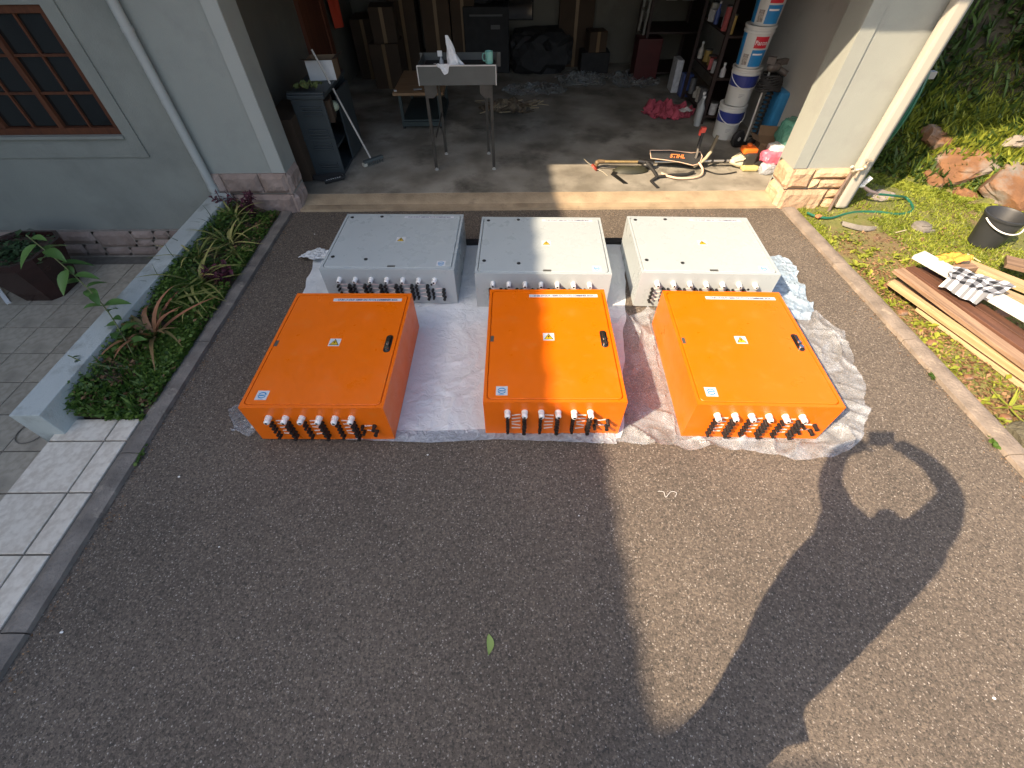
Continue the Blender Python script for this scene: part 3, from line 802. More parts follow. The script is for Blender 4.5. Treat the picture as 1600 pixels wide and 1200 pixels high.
# ============================================================ SHEETS under the boxes
def interp(pts, t):
    t = t * (len(pts) - 1); i = min(int(t), len(pts) - 2); k = t - i
    return (pts[i][0] * (1 - k) + pts[i + 1][0] * k, pts[i][1] * (1 - k) + pts[i + 1][1] * k)
def coons(bottom, top):
    def fn(u, v):
        a = interp(bottom, u); b = interp(top, u); return (a[0] * (1 - v) + b[0] * v, a[1] * (1 - v) + b[1] * v)
    return fn
boxes = [(-1.10, 1.939, .40, .50, -.015), (.244, 1.965, .40, .50, -.012), (1.436, 1.926, .40, .50, -.037), (-.912, 3.115, .5, .4, -.026), (.245, 3.045, .5, .4, -.029), (1.469, 3.03, .5, .4, -.042)]
def under(maxz):
    def fn(x, y, z, u, v):
        for bx, by, hx, hy, a in boxes:
            dx, dy = x - bx, y - by; c, s = math.cos(-a), math.sin(-a)
            qx, qy = abs(dx * c - dy * s), abs(dx * s + dy * c)
            if qx < hx + .03 and qy < hy + .03: return min(z, maxz)
        return z
    return fn
def wob(fn, amp, s):
    def g2(u, v):
        x, y = fn(u, v)
        e = max(0, 1 - 8 * min(u, 1 - u, v, 1 - v))
        return x + amp * e * noise.noise(Vector((x * s, y * s, 4))), y + amp * e * noise.noise(Vector((x * s, y * s, 14)))
    return g2
s1 = crumple(wob(coons([(-1.60, 1.52), (-1.1, 1.50), (-.7, 1.47), (-.16, 1.49), (.30, 1.44), (.66, 1.43)], [(-1.74, 3.42), (-1.2, 3.5), (-.4, 3.54), (.3, 3.52), (.95, 3.52), (1.05, 3.50)]), .03, 5), 200, 190, "woven_sheet", CLOTH_W, .017, 3, .003, 3.0, under(.011), 1.0)
tag(s1, "crumpled white woven plastic sheet under the left and middle boxes", "plastic sheet")
s2 = crumple(wob(coons([(.56, 1.40), (1.0, 1.35), (1.5, 1.30), (1.93, 1.30), (2.14, 1.44), (2.24, 1.62)], [(.60, 2.52), (1.0, 2.52), (1.5, 2.50), (2.15, 2.56), (2.34, 2.52), (2.42, 2.34)]), .07, 5), 170, 130, "bubble_wrap", BUBBLE, .062, 8, .007, 2.3, under(.0115), 1.2)
tag(s2, "clear bubble wrap spilling out around the right orange box", "bubble wrap")
s3 = crumple(wob(coons([(1.9, 2.45), (2.1, 2.50), (2.26, 2.46), (2.34, 2.60)], [(1.9, 3.36), (2.15, 3.34), (2.36, 3.32), (2.42, 3.22)]), .06, 6), 50, 90, "woven_sack", FILM_B, .05, 12, .004, 4, under(.0115), 1.2)
tag(s3, "rumpled blue and white woven sack beside the right grey box", "plastic sack")
s4 = crumple(wob(coons([(-1.72, 1.50), (-1.55, 1.46), (-1.35, 1.47)], [(-1.80, 1.66), (-1.6, 1.76), (-1.4, 1.75)]), .05, 9), 40, 30, "bubble_wrap", BUBBLE, .07, 18, .013, 6, None, 1.2)
tag(s4, "small crumple of clear wrap poking out at the left orange box's corner", "bubble wrap")
s5 = crumple(wob(coons([(-1.86, 3.30), (-1.70, 3.26), (-1.58, 3.28)], [(-1.88, 3.36), (-1.74, 3.44), (-1.60, 3.42)]), .05, 12), 24, 20, "wrapping_scrap", CLOTH_W, .10, 22, .016, 9, None, 1.2)
tag(s5, "twisted white plastic scrap left of the shaded grey box", "plastic scrap")
s6 = crumple(coons([(-1.0, 1.432), (-.5, 1.405), (-.1, 1.425), (.3, 1.405), (.62, 1.385)], [(-1.0, 1.50), (-.5, 1.49), (-.1, 1.50), (.3, 1.48), (.62, 1.47)]), 120, 10, "film_strip", film_mat("hem_film", (.42, .47, .52), .85, False, rough=.25, bumps=.9, scale=30), .012, 31, .013, 7, None, .8)
tag(s6, "grey translucent film edge along the front of the white sheet", "plastic film")
tag(MB().box((.3, 3.56, .02), (1.6, .06, .035)).build("foam_strip", BLACK_R, bevel=.006), "black strip lying behind the grey boxes", "foam strip")

# ============================================================ GARAGE CONTENTS
Z = .06
# --- test bench (sheet-metal table)
tb = thing("metal_stand", "bare sheet metal stand on four thin legs in the garage", "metal stand", (-.50, 5.17, Z))
hw, hd = .33, .205
for sx in (-1, 1):
    for sy in (-1, 1):
        lg = MB().box((sx * (hw - .01) * (1.0 if sy < 0 else .78), sy * hd, .43), (.030, .030, .80)).build("leg", STEEL, tb, bevel=.002)
        MB().lathe([(.012, .0), (.022, .002), (.020, .012), (.008, .016), (.008, .04)], 12, Matrix.Translation((sx * (hw - .01) * (1.0 if sy < 0 else .78), sy * hd, 0))).build("foot", GALV_E, lg)
MB().box((.0, -.245, .895), (.74, .006, .155)).build("front_panel", GALV, tb)
MB().box((.0, -.2485, .976), (.75, .014, .010)).build("top_edge", GALV_E, tb); MB().box((-.372, -.2485, .893), (.008, .012, .155)).box((.372, -.2485, .893), (.008, .012, .155)).build("side_edge", GALV_E, tb)
MB().box((0, .0, .90), (.70, .46, .018)).build("tray", DARK, tb)
for sx in (-1, 1): MB().box((sx * .37, 0, .895), (.006, .48, .15)).build("side_panel", GALV, tb)
MB().box((.0, .235, .91), (.82, .006, .12)).build("rear_panel", GALV, tb)
for sx in (-1, 1):
    MB().prism([(sx * .33, 0), (sx * .33, -.11), (sx * .25, -.11), (sx * .21, -.07), (sx * .21, 0)] if sx < 0 else [(sx * .33, 0), (sx * .21, 0), (sx * .21, -.07), (sx * .25, -.11), (sx * .33, -.11)], 0, .005, Matrix.Translation((0, -.226, .815)) @ RX90).build("gusset", STEEL, tb)
MB().bar((-.30, -.1, .30), (-.24, .2, .45), .012, .012).build("brace", STEEL, tb)
# bag on the stand
def blob_sheet(name, m, pts_fn, parent=None, n=24, k=16):
    v = []; f = []
    for j in range(k + 1):
        for i in range(n + 1): v.append(pts_fn(i / n, j / k))
    for j in range(k):
        for i in range(n): a = j * (n + 1) + i; f.append((a, a + 1, a + n + 2, a + n + 1))
    return MB().add(v, f).build(name, m, parent, smooth=True)
def bagf(u, v):
    a = u * 2 * math.pi; h = v
    r = .075 * (1 - h) ** 1.3 + .013
    r *= 1 + .45 * noise.noise(Vector((math.cos(a) * 2, math.sin(a) * 2, h * 3)))
    return (-.50 - .075 * h + r * math.cos(a), 5.0 + r * .6 * math.sin(a), .972 + .275 * h)
bg = blob_sheet("plastic_bag", film_mat("white_bag", (.78, .78, .78), 1.0, rough=.4, bumps=.8, scale=25), bagf)
tag(bg, "crumpled white plastic bag standing on the metal stand", "plastic bag")
bm2 = blob_sheet("plastic_bag_fold", MATS["white_bag"], lambda u, v: (-.60 - .11 * u + .05 * v + .01 * noise.noise(Vector((u * 5, v * 5, 1))), 4.902 + .015 * noise.noise(Vector((u * 6, v * 6, 3))), 1.055 - .085 * v * (math.sin(u * math.pi)) + .02 * noise.noise(Vector((u * 4, v * 4, 8)))), bg, 12, 8)
mug = thing("mug", "pale green mug at the right end of the metal stand", "mug", (-.19, 4.99, Z + .975))
MB().lathe([(.033, 0), (.036, .005), (.037, .095), (.033, .095), (.031, .01)], 18).build("cup", mat("mint_glaze", (.20, .45, .38), .3), mug, smooth=True)
MB().tube([(-.034, 0, .08), (-.058, 0, .075), (-.064, 0, .048), (-.055, 0, .022), (-.034, 0, .018)], .005, 6).build("handle", mat("mint_glaze", 0), mug, smooth=True)
MB().box((-.19 + .0, 5.02, Z + .942), (.12, .12, .064)).build("block", DARK); tag(bpy.data.objects["block"], "small dark block under the mug on the stand", "block")
sp = thing("spray_bottle", "small clear spray bottle behind the white bag", "bottle", (-.66, 5.12, Z + .90))
MB().lathe([(.02, 0), (.022, .005), (.022, .07), (.008, .09), (.008, .10)], 12).build("bottle", mat("clear_plastic", (.4, .42, .44), .15), sp, smooth=True)
MB().box((-.008, 0, .125), (.045, .018, .045)).build("spray_head", WHITE, sp, bevel=.004)
# --- trolley
tr = thing("trolley", "low wheeled trolley with a worn wooden top behind the metal stand", "trolley", (-1.14, 6.58, Z))
MB().box((0.02, 0, .40), (.62, .92, .03)).build("top", wood_mat("worn_ply", (.24, .14, .07), (.34, .21, .11), (2, 14, 20)), tr, bevel=.003)
for sx in (-1, 1):
    for sy in (-1, 1):
        MB().box((sx * .24 + .02, sy * .40, .21), (.035, .035, .34)).build("leg", mat("dark_green_metal", (.03, .045, .045), .5), tr)
        MB().cyl((sx * .24, sy * .40, .025), (sx * .24 + .03, sy * .40, .025), .025).build("castor", BLACK_R, tr)
MB().box((.02, 0, .06), (.52, .86, .05)).box((.02, 0, .10), (.50, .84, .02)).build("lower_shelf", mat("dark_green_metal", 0), tr)
tag(MB().box((-1.13, 6.22, .487), (.10, .05, .004), rz=.3).build("paper_scrap", mat("grey_paper", (.35, .36, .36), .6)), "small grey paper scrap on the trolley's wooden top", "paper")
tag(MB().box((-1.40, 6.18, .484), (.03, .03, .008), rz=.3).build("paper_tag", WHITE), "tiny white tag on the corner of the trolley top", "tag")
# --- plastic cabinet
CAB = mat("slate_plastic", (.040, .050, .054), .45, var=.1, scale=5)
cb = thing("plastic_cabinet", "dark slate plastic utility cabinet with louvred side near the garage entrance", "cabinet", (-1.985, 5.28, Z), .0)
MB().box((-.155, 0, .365), (.02, .80, .73)).build("back_panel", CAB, cb)
sd = MB().box((0, -.395, .365), (.32, .03, .73), taper=.97).build("side_panel", CAB, cb, bevel=.006)
for zz in (.66, .625, .59, .49 - .04, .415, .385, .32, .29, .265, .12, .095, .07):
    MB().box((.02, -.417, zz), (.20, .022, .013)).build("louvre", CAB, sd, bevel=.004)
MB().box((0, -.41, .355), (.325, .02, .025)).build("rib", CAB, sd, bevel=.003)
MB().box((0, .395, .365), (.32, .03, .73)).build("side_panel", CAB, cb)
MB().box((0, 0, .015), (.32, .78, .03)).build("base", CAB, cb)
MB().box((0, 0, .745), (.36, .86, .035)).box((0, -.39, .772), (.36, .05, .02)).build("top", CAB, cb, bevel=.006)
for z in (.25, .50): MB().box((-.01, 0, z), (.29, .77, .02)).build("shelf", CAB, cb)
MB().box((.19, .13, .36), (.02, .40, .66), rz=-.06).build("door", CAB, cb, bevel=.005)
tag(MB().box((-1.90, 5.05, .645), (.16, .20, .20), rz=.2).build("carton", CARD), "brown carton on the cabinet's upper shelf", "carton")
tag(MB().sphere((-1.86, 5.22, .62), .06, sc=(1, 1.2, .8)).build("cloth_ball", mat("pale_green_cloth", (.42, .47, .33), .9, bump=.6, bscale=40)), "pale green cloth bundle on the cabinet shelf", "cloth")
wb = thing("carton", "white carton with open brown flaps on the slate cabinet", "carton", (-1.93, 5.42, Z + .765), .06)
MB().box((0, -.11, .085), (.27, .004, .17)).build("white_side", mat("white_card", (.58, .58, .57), .6), wb)
MB().box((.133, 0, .085), (.004, .22, .17)).box((-.133, 0, .085), (.004, .22, .17)).box((0, .11, .085), (.27, .004, .17)).box((0, 0, .003), (.26, .21, .004)).build("side", CARD_L, wb)
MB().add([(-.135, -.11, .172), (.0, -.11, .172), (-.02, -.19, .20), (-.17, -.17, .20)], [(0, 1, 2, 3)]).add([(.135, -.11, .172), (.135, .11, .172), (.21, .10, .20), (.2, -.08, .19)], [(0, 1, 2, 3)]).build("flap", CARD, wb)
gm = crumple(coons([(-2.12, 4.95), (-1.88, 4.93)], [(-2.08, 5.08), (-1.85, 5.10)]), 24, 14, "green_rag", mat("moss_rag", (.14, .17, .05), .9, bump=.6, bscale=40), .06, 55, Z + .784, 9)
tag(gm, "moss green rag lying on the cabinet top", "rag")
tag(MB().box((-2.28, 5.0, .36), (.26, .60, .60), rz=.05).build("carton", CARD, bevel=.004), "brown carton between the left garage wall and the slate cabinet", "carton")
# --- broom
br = thing("broom", "long handled broom leaning against the slate cabinet", "broom", (0, 0, 0))
MB().cyl((-1.575, 5.13, .11), (-1.93, 5.24, 1.10), .011, .010, n=10).build("handle", mat("pale_handle", (.46, .43, .38), .4), br, smooth=True)
MB().box((-1.55, 5.12, .115), (.24, .045, .03), rz=.75).build("head", mat("grey_broom", (.07, .085, .085), .6), br, bevel=.004)
bs = MB()
for i in range(60):
    t = -.11 + .22 * random.random(); u = random.uniform(-.015, .015)
    x = -1.55 + t * math.cos(.75) - u * math.sin(.75); y = 5.12 + t * math.sin(.75) + u * math.cos(.75)
    bs.cyl((x, y, .105), (x + random.uniform(-.015, .015), y + random.uniform(-.015, .015), Z + .002), .0025, n=4)
bs.build("bristles", mat("bristle", (.12, .13, .12), .8), br)
MB().box((-1.635, 5.04, .09), (.04, .05, .03), rz=.75).build("end_tuft", mat("cream_tuft", (.5, .48, .4), .8), br)
# --- strap on the floor
stp = thing("ratchet_strap", "coiled black strap with white markings beside the left column", "strap", (0, 0, 0))
for k in range(4):
    pts = [(-2.0 + (.13 + .015 * k) * math.cos(a) + .01 * k, 4.74 + .045 * math.sin(a) + .012 * k, Z + .012 + .006 * k + .01 * math.sin(2 * a)) for a in [2 * math.pi * i / 20 for i in range(21)]]
    MB().tube(pts, .009, 6).build("strap_loop", BLACK_R, stp, smooth=True)
sb = MB().bar((-1.98, 4.63, Z + .025), (-1.80, 4.74, Z + .025), .03, .03).build("strap_pad", BLACK, stp, bevel=.006)
for i in range(7):
    t = .15 + i * .11
    MB().box((-1.98 + .18 * t, 4.63 + .11 * t, Z + .0412), (.012, .016, .001), rz=.55 + .4 * (i % 2)).build("white_mark", WHITE, sb)
# --- brush cutter
tm = thing("brush_cutter", "petrol brush cutter lying across the sunlit garage threshold", "brush cutter", (0, 0, 0))
SH = mat("brass_tube", (.42, .30, .13), .35, metal=.5, var=.2, scale=20)
ALU = mat("aluminium_tube", (.55, .54, .50), .3, metal=.8)
MB().tube([(1.02, 4.99, .125), (1.30, 4.975, .125), (1.60, 4.97, .125)], .014, 10).build("lower_shaft", SH, tm, smooth=True)
MB().tube([(1.60, 4.97, .125), (2.0, 4.965, .13), (2.44, 4.96, .135)], .013, 10).build("upper_shaft", ALU, tm, smooth=True)
MB().cyl((.98, 4.99, .125), (1.05, 4.99, .125), .024, .018).sphere((.97, 4.985, .115), .028).cyl((.955, 4.97, .10), (.945, 4.96, .075), .03, .02).build("gear_head", mat("cast_brown", (.18, .12, .06), .5), tm, smooth=True)
hb = MB().lathe([(.02, -.01), (.045, -.006), (.045, .012), (.02, .02)], 14, Matrix.Translation((.935, 4.93, .085)) @ Matrix.Rotation(.7, 4, 'Y')).build("trimmer_head", mat("dull_red", (.35, .05, .03), .5), tm, smooth=True)
MB().tube([(.93, 4.94, .09), (.86, 4.98, .12), (.82, 5.03, .14)], .0018, 5).tube([(.95, 4.92, .08), (1.02, 4.86, .07), (1.06, 4.78, .063)], .0018, 5).build("cutting_line", mat("line_white", (.6, .55, .4), .5), hb)
MB().tube([(.97, 4.955, .09), (1.1, 4.935, .085), (1.3, 4.92, .09), (1.5, 4.93, .09)], .007, 8).build("rod", BLACK, tm, smooth=True)
# guard: curved shallow shell
gd = MB()
gv = []; gf = []
for j in range(6):
    for i in range(13):
        a = R(180 + 180 * i / 12); r_ = .06 + .115 * j / 5
        gv.append((1.33 + r_ * math.cos(a) * 1.15, 4.90 + r_ * .55 * math.sin(a), .12 - .05 * (j / 5) ** 2))
for j in range(5):
    for i in range(12): a = j * 13 + i; gf.append((a, a + 1, a + 14, a + 13))
gd.add(gv, gf); gd.add([(p[0], p[1], p[2] - .006) for p in gv], [tuple(reversed(q)) for q in gf])
gd.build("guard", mat("olive_black", (.035, .035, .022), .45), tm, smooth=True)
MB().prism([(1.10, 4.80), (1.20, 4.59), (1.245, 4.585), (1.15, 4.81), (1.20, 4.86), (1.14, 4.88)], .064, .072).build("guard_skirt", BLACK, tm)
# harness pad with lettering
pad = [(1.53, 5.03), (1.54, 4.945), (1.70, 4.925), (1.86, 4.90), (2.0, 4.865), (2.07, 4.885), (2.10, 4.96), (2.08, 5.01), (1.98, 5.00), (1.75, 5.03)]
PM = Matrix.Translation((1.79, 4.90, .125)) @ Matrix.Rotation(R(42), 4, 'X') @ Matrix.Translation((-1.79, -4.885, 0))
hp = MB().prism(pad, .0, .018, PM).build("harness_pad", BLACK_R, tm, bevel=.004)
ORG = mat("harness_orange", (.80, .22, .05), .6)
CRM = mat("piping_cream", (.72, .50, .36), .6)
MB().tube([PM @ Vector((p[0], p[1], .018)) for p in pad + [pad[0]]], .0045, 6).build("piping", CRM, hp)
text("STIHL", .056, ORG, hp, PM @ Matrix.Translation((1.83, 4.962, .0215)) @ Matrix.Rotation(-.06, 4, 'Z') @ Matrix(((1, .25, 0, 0), (0, 1, 0, 0), (0, 0, 1, 0), (0, 0, 0, 1))), sx=1.15, bold=.0016)
# lower strap loop
lp = [(2.06, 4.885, .15), (2.09, 4.80, .11), (2.05, 4.72, .085), (1.95, 4.675, .08), (1.80, 4.67, .08), (1.70, 4.71, .085), (1.64, 4.77, .09)]
MB().tube(smooth_path(lp, 5), .011, 6).build("strap_loop", CRM, tm, smooth=True)
MB().tube([(1.50, 4.93, .14), (1.56, 4.80, .10), (1.58, 4.70, .08), (1.72, 4.74, .08), (1.92, 4.76, .08), (2.0, 4.80, .09)], .016, 6).build("black_webbing", BLACK_R, tm, smooth=True)
MB().bar((1.58, 4.70, .085), (1.50, 4.62, .075), .03, .01).bar((1.50, 4.62, .075), (1.545, 4.48, .068), .03, .01).build("strap_tail", BLACK_R, tm)
MB().sphere((1.52, 4.93, .11), .05, sc=(1.3, .9, .7)).cyl((1.42, 4.98, .13), (1.58, 4.93, .12), .03).build("clamp", BLACK, tm, smooth=True)
# bike handle
MB().tube([(2.03, 4.95, .14), (2.03, 4.93, .21), (2.02, 4.93, .30)], .011, 8).build("handle_tube", ALU, tm, smooth=True)
MB().cyl((2.02, 4.93, .28), (2.03, 4.95, .43), .018, n=12).build("grip", BLACK_R, tm, smooth=True)
MB().box((2.025, 4.95, .455), (.05, .04, .05)).box((2.00, 4.95, .43), (.02, .03, .06)).build("trigger", mat("trigger_red", (.55, .07, .05), .45), tm, bevel=.004)
MB().tube([(2.02, 4.90, .10), (2.10, 4.92, .14), (2.15, 4.95, .17), (2.19, 4.97, .23)], .017, 8).build("clamp_arm", mat("cream_grey", (.42, .37, .24), .5), tm, smooth=True)
MB().cyl((2.18, 4.97, .20), (2.22, 5.0, .38), .019, .017).build("second_grip", mat("olive_grip", (.13, .11, .07), .6), tm, smooth=True)
for x in (2.22, 2.36): MB().cyl((x, 4.962, .132), (x + .025, 4.962, .132), .019).build("collar", BLACK, tm, smooth=True)
MB().tube(smooth_path([(2.1, 4.88, .09), (2.2, 4.83, .07), (2.26, 4.79, .068), (2.36, 4.79, .068), (2.48, 4.83, .07)], 4), .007, 6).build("cable", BLACK, tm, smooth=True)
# engine
MB().lathe([(.018, 0), (.035, .03), (.060, .09), (.062, .12)], 12, Matrix.Translation((2.43, 4.955, .13)) @ Matrix.Rotation(R(90), 4, 'Y')).build("clutch_housing", mat("ivory_plastic", (.62, .57, .40), .5), tm, smooth=True)
for k in range(5):
    MB().bar((2.45, 4.90 + .02 * k, .155), (2.545, 4.87 + .038 * k, .195), .008, .012).build("fin", mat("ivory_plastic", 0), tm)
MB().box((2.615, 4.955, .15), (.13, .15, .17)).build("engine_block", mat("engine_dark", (.035, .035, .032), .5), tm, bevel=.025)
MB().box((2.60, 4.97, .245), (.15, .13, .055)).box((2.60, 4.99, .285), (.05, .05, .035)).build("engine_cover", mat("bright_orange", (.80, .16, .02), .4), tm, bevel=.018)
MB().box((2.635, 4.90, .092), (.17, .12, .055)).build("fuel_tank", mat("tank_cream", (.58, .48, .20), .35), tm, bevel=.02)
MB().cyl((2.69, 4.90, .12), (2.73, 4.86, .16), .022).build("fuel_cap", BLACK, tm)
# --- buckets stack
def bucket_stack():
    BW = mat("white_bucket", (.62, .62, .58), .4, var=.04)
    NV = mat("navy_band", (.03, .045, .22), .4); BL = mat("paint_blue", (.02, .22, .50), .4); RD = mat("logo_red", (.62, .02, .04), .4)
    x0, y0 = 2.66, 5.84
    labels = ["white bucket with navy band at the bottom of the paint bucket stack", "white bucket with navy band, second up in the stack", "paint bucket with red logo, standing on the navy banded buckets", "topmost paint bucket with red logo, cut by the top of the photo"]
    z = Z
    for k in range(4):
        hh = .36; b = thing("paint_bucket", labels[k], "paint bucket", (x0 + .012 * (k % 2), y0 - .01 * k, z), 0, "stacked paint buckets")
        MB().lathe([(.126, 0), (.130, .01), (.148, hh - .06), (.156, hh - .055), (.156, hh - .035), (.150, hh - .03), (.152, hh - .012)], 28).build("pail", BW, b, smooth=True)
        MB().lathe([(.158, hh - .014), (.160, hh - .010), (.160, hh + .006), (.15, hh + .008), (.145, hh - .004), (.0, hh - .004)], 28, cap=False).build("lid", BW, b, smooth=True)
        def arcband(r0, r1, z0, z1, a0, a1, m, name, par):
            n = 14; v = []; f = []
            for i in range(n + 1):
                a = R(a0 + (a1 - a0) * i / n)
                v += [(r0 * math.cos(a), r0 * math.sin(a), z0), (r1 * math.cos(a), r1 * math.sin(a), z1)]
            for i in range(n): f.append((2 * i, 2 * i + 2, 2 * i + 3, 2 * i + 1))
            return MB().add(v, f).build(name, m, par)
        if k < 2:
            arcband(.1435, .151, .19, .30, -185, 5, NV, "band", b)
            pts = [(.160 * math.cos(R(a)), .165 * math.sin(R(a)), .30 - .12 * math.sin(R(-a)) ** 1) for a in range(-180, 1, 12)]
            MB().tube(pts, .004, 6).build("bail_handle", WHITE, b, smooth=True)
            for q in range(3): arcband(.1375, .1385, .12 - .014 * q, .124 - .014 * q, -112, -88 - 6 * q, mat("print_grey", (.25, .25, .27), .5), "print_line", b)
        else:
            arcband(.1328, .149, .02, .30, -190, -160, BL, "blue_panel", b)
            arcband(.1328, .1425, .02, .17, -116, -52, BL, "blue_panel", b)
            arcband(.1440, .150, .185, .285, -116, -62, RD, "logo_panel", b)
            arcband(.1345, .140, .03, .13, -148, -124, mat("print_photo", (.15, .13, .12), .5, c2=(.5, .45, .4), scale=60), "printed_picture", b)
            pass
            for ch, aa in zip("Plascon", [-110.5, -104.5, -99, -92.5, -85.5, -78.5, -70.5]):
                a = R(aa); r_ = .1525
                text(ch, .055, WHITE, b, Matrix.Translation((r_ * math.cos(a), r_ * math.sin(a), .232)) @ Matrix.Rotation(a + R(90), 4, 'Z') @ RX90, sx=.6, bold=.001)
            arcband(.1425, .1428, .125, .14, -110, -68, WHITE, "print_line", b)
        z += hh + .008
bucket_stack()
# --- hand truck
ht = thing("hand_truck", "black folding hand truck with cord wound round its handle", "hand truck", (2.80, 5.52, Z))
for x, y in ((-.10, .0), (.0, -.19)):
    w_ = MB().lathe([(.05, -.022), (.082, -.024), (.092, -.012), (.092, .012), (.082, .024), (.05, .022)], 22, Matrix.Translation((x, y, .092)) @ Matrix.Rotation(R(28), 4, 'Z') @ RX90).build("wheel", BLACK_R, ht, smooth=True)
    MB().lathe([(.0, -.026), (.022, -.026), (.022, .026), (.0, .026)], 12, Matrix.Translation((x, y, .092)) @ Matrix.Rotation(R(28), 4, 'Z') @ RX90).build("hub", GALV_E, w_)
for dx in (0, .13): MB().cyl((-.03 + dx, -.05 + dx * .4, .08), (-.03 + dx + .02, .02 + dx * .4, .78), .012).build("rail", STEEL if dx else GALV_E, ht, smooth=True)
sprng = [(.06 + .035 * math.cos(i * .9), -.02 + .035 * math.sin(i * .9), .10 + .006 * i) for i in range(85)]
MB().tube(sprng, .009, 5).build("coiled_cable", BLACK_R, ht, smooth=True)
for k in range(8):
    pts = [(.03 + .13 * math.cos(a) * (1 - .03 * k), .0 + .10 * math.sin(a), .60 + .018 * k + .012 * math.sin(3 * a + k)) for a in [2 * math.pi * i / 18 for i in range(19)]]
    MB().tube(pts, .011, 5).build("cord_loop", BLACK_R, ht, smooth=True)
MB().sphere((.0, -.02, .80), .07, sc=(1.1, .7, .7)).box((.06, 0, .84), (.16, .05, .05), rz=.4).box((-.05, -.02, .86), (.08, .05, .06), rz=-.5).cyl((.06, 0, .78), (.15, -.04, .74), .03).build("clamp_handle", mat("worn_black", (.05, .045, .04), .5, c2=(.12, .10, .09), scale=30), ht)
MB().box((.02, .03, .02), (.30, .16, .012)).build("toe_plate", BLACK, ht)
tag(MB().box((3.02, 5.62, Z + .30), (.12, .34, .56)).build("blue_drum", mat("blue_plastic", (.03, .20, .42), .4), bevel=.04), "blue plastic container behind the hand truck against the wall", "container")
# --- open carton by the entrance
oc = thing("carton", "open brown carton beside the orange brush cutter engine", "carton", (2.93, 5.18, Z), -.25)
for sx in (-1, 1): MB().box((sx * .14, 0, .10), (.004, .24, .20)).build("side", CARD_L, oc)
for sy in (-1, 1): MB().box((0, sy * .12, .10), (.276, .004, .20)).build("side", CARD_L, oc)
MB().box((0, 0, .003), (.27, .23, .004)).build("base", CARD, oc)
MB().add([(-.14, .12, .20), (.14, .12, .20), (.12, .22, .27), (-.13, .22, .27)], [(0, 1, 2, 3)]).build("flap", CARD_L, oc)
MB().add([(-.14, -.12, .20), (-.14, .12, .20), (-.24, .10, .235), (-.23, -.10, .235)], [(0, 1, 2, 3)]).build("flap", CARD_L, oc)
MB().add([(.14, -.12, .20), (.14, .12, .20), (.02, .11, .24), (.0, -.09, .235)], [(0, 1, 2, 3)]).build("flap", CARD_L, oc)
MB().add([(-.14, -.12, .20), (.14, -.12, .20), (.13, -.20, .11), (.03, -.22, .12)], [(0, 1, 2, 3)]).build("flap", CARD_L, oc)
# --- packets
def lump(name, m, c, r, sc, seed, parent=None, amp=.22):
    mb = MB(); rock(mb, c, r * 1.25, sc, seed, 4, amp, 2.2)
    return mb.build(name, m, parent, smooth=True)
PKP = film_mat("pink_packet", (.80, .16, .24), 1.0, rough=.25, bumps=1.0, scale=18)
PKW = film_mat("white_packet", (.75, .72, .72), 1.0, rough=.22, bumps=1.0, scale=20)
PKS = film_mat("silver_packet", (.40, .42, .46), 1.0, rough=.15, bumps=1.0, scale=22)
tag(lump("packet", PKS, (2.80, 4.82, .105), .075, (1, .8, .75), 3), "silver plastic packet at the foot of the right column", "packet")
pk = tag(lump("packet", PKP, (2.84, 4.90, .20), .095, (1.1, .9, .62), 5), "pink plastic packet lying on the silver packet", "packet")
tag(lump("packet", PKW, (2.90, 4.95, .27), .085, (1.2, .9, .5), 6), "white and pink packet lying on top of the pink one", "packet")
tag(lump("green_bag", film_mat("green_bag_film", (.10, .33, .26), 1.0, rough=.25, bumps=1.0, scale=14), (3.00, 5.02, .38), .13, (.8, 1.0, 1.0), 9), "green plastic bag behind the packets by the right column", "plastic bag")
# --- pink cloth
def drape(name, m, cx, cy, rx_, ry, amp, seed, z0=Z, n=60):
    v = []; f = []
    for j in range(n + 1):
        for i in range(n + 1):
            u, t = 2 * i / n - 1, 2 * j / n - 1
            k = 1 + .28 * noise.noise(Vector((math.atan2(t, u) * 1.5, seed, 0)))
            uu = u * math.sqrt(max(0, 1 - t * t / 2)) * k; tt = t * math.sqrt(max(0, 1 - u * u / 2)) * k
            x, y = cx + rx_ * uu, cy + ry * tt
            e = max(0, 1 - (u * u + t * t) * .5)
            h = abs(noise.noise(Vector((x * 7, y * 7, seed)))) + .5 * abs(noise.noise(Vector((x * 17, y * 17, seed + 2))))
            v.append((x, y, z0 + .004 + amp * (.25 + e) * h * 1.5))
    for j in range(n):
        for i in range(n): a = j * (n + 1) + i; f.append((a, a + 1, a + n + 2, a + n + 1))
    return MB().add(v, f).build(name, m, smooth=True)
tag(drape("blanket", mat("rose_cloth", (.42, .07, .10), .9, var=.2, bump=.5, bscale=60), 2.16, 6.66, .34, .30, .11, 4), "rumpled rose pink blanket on the garage floor", "blanket")
tag(drape("cloth", mat("white_cloth", (.5, .45, .42), .9), 2.33, 6.50, .09, .06, .05, 8, Z + .07, 20), "small whitish cloth on the pink blanket", "cloth")
tag(drape("plastic_sheet", FILM, .38, 7.65, .50, .30, .05, 14), "clear plastic sheet on the garage floor beyond the metal stand", "plastic sheet")
tag(drape("plastic_sheet", FILM, 1.15, 8.15, .42, .42, .07, 15), "left of two grey plastic sheets near the back of the garage", "plastic sheet")
tag(drape("plastic_sheet", FILM, 1.95, 8.10, .42, .42, .06, 16), "right of two grey plastic sheets near the back of the garage", "plastic sheet")
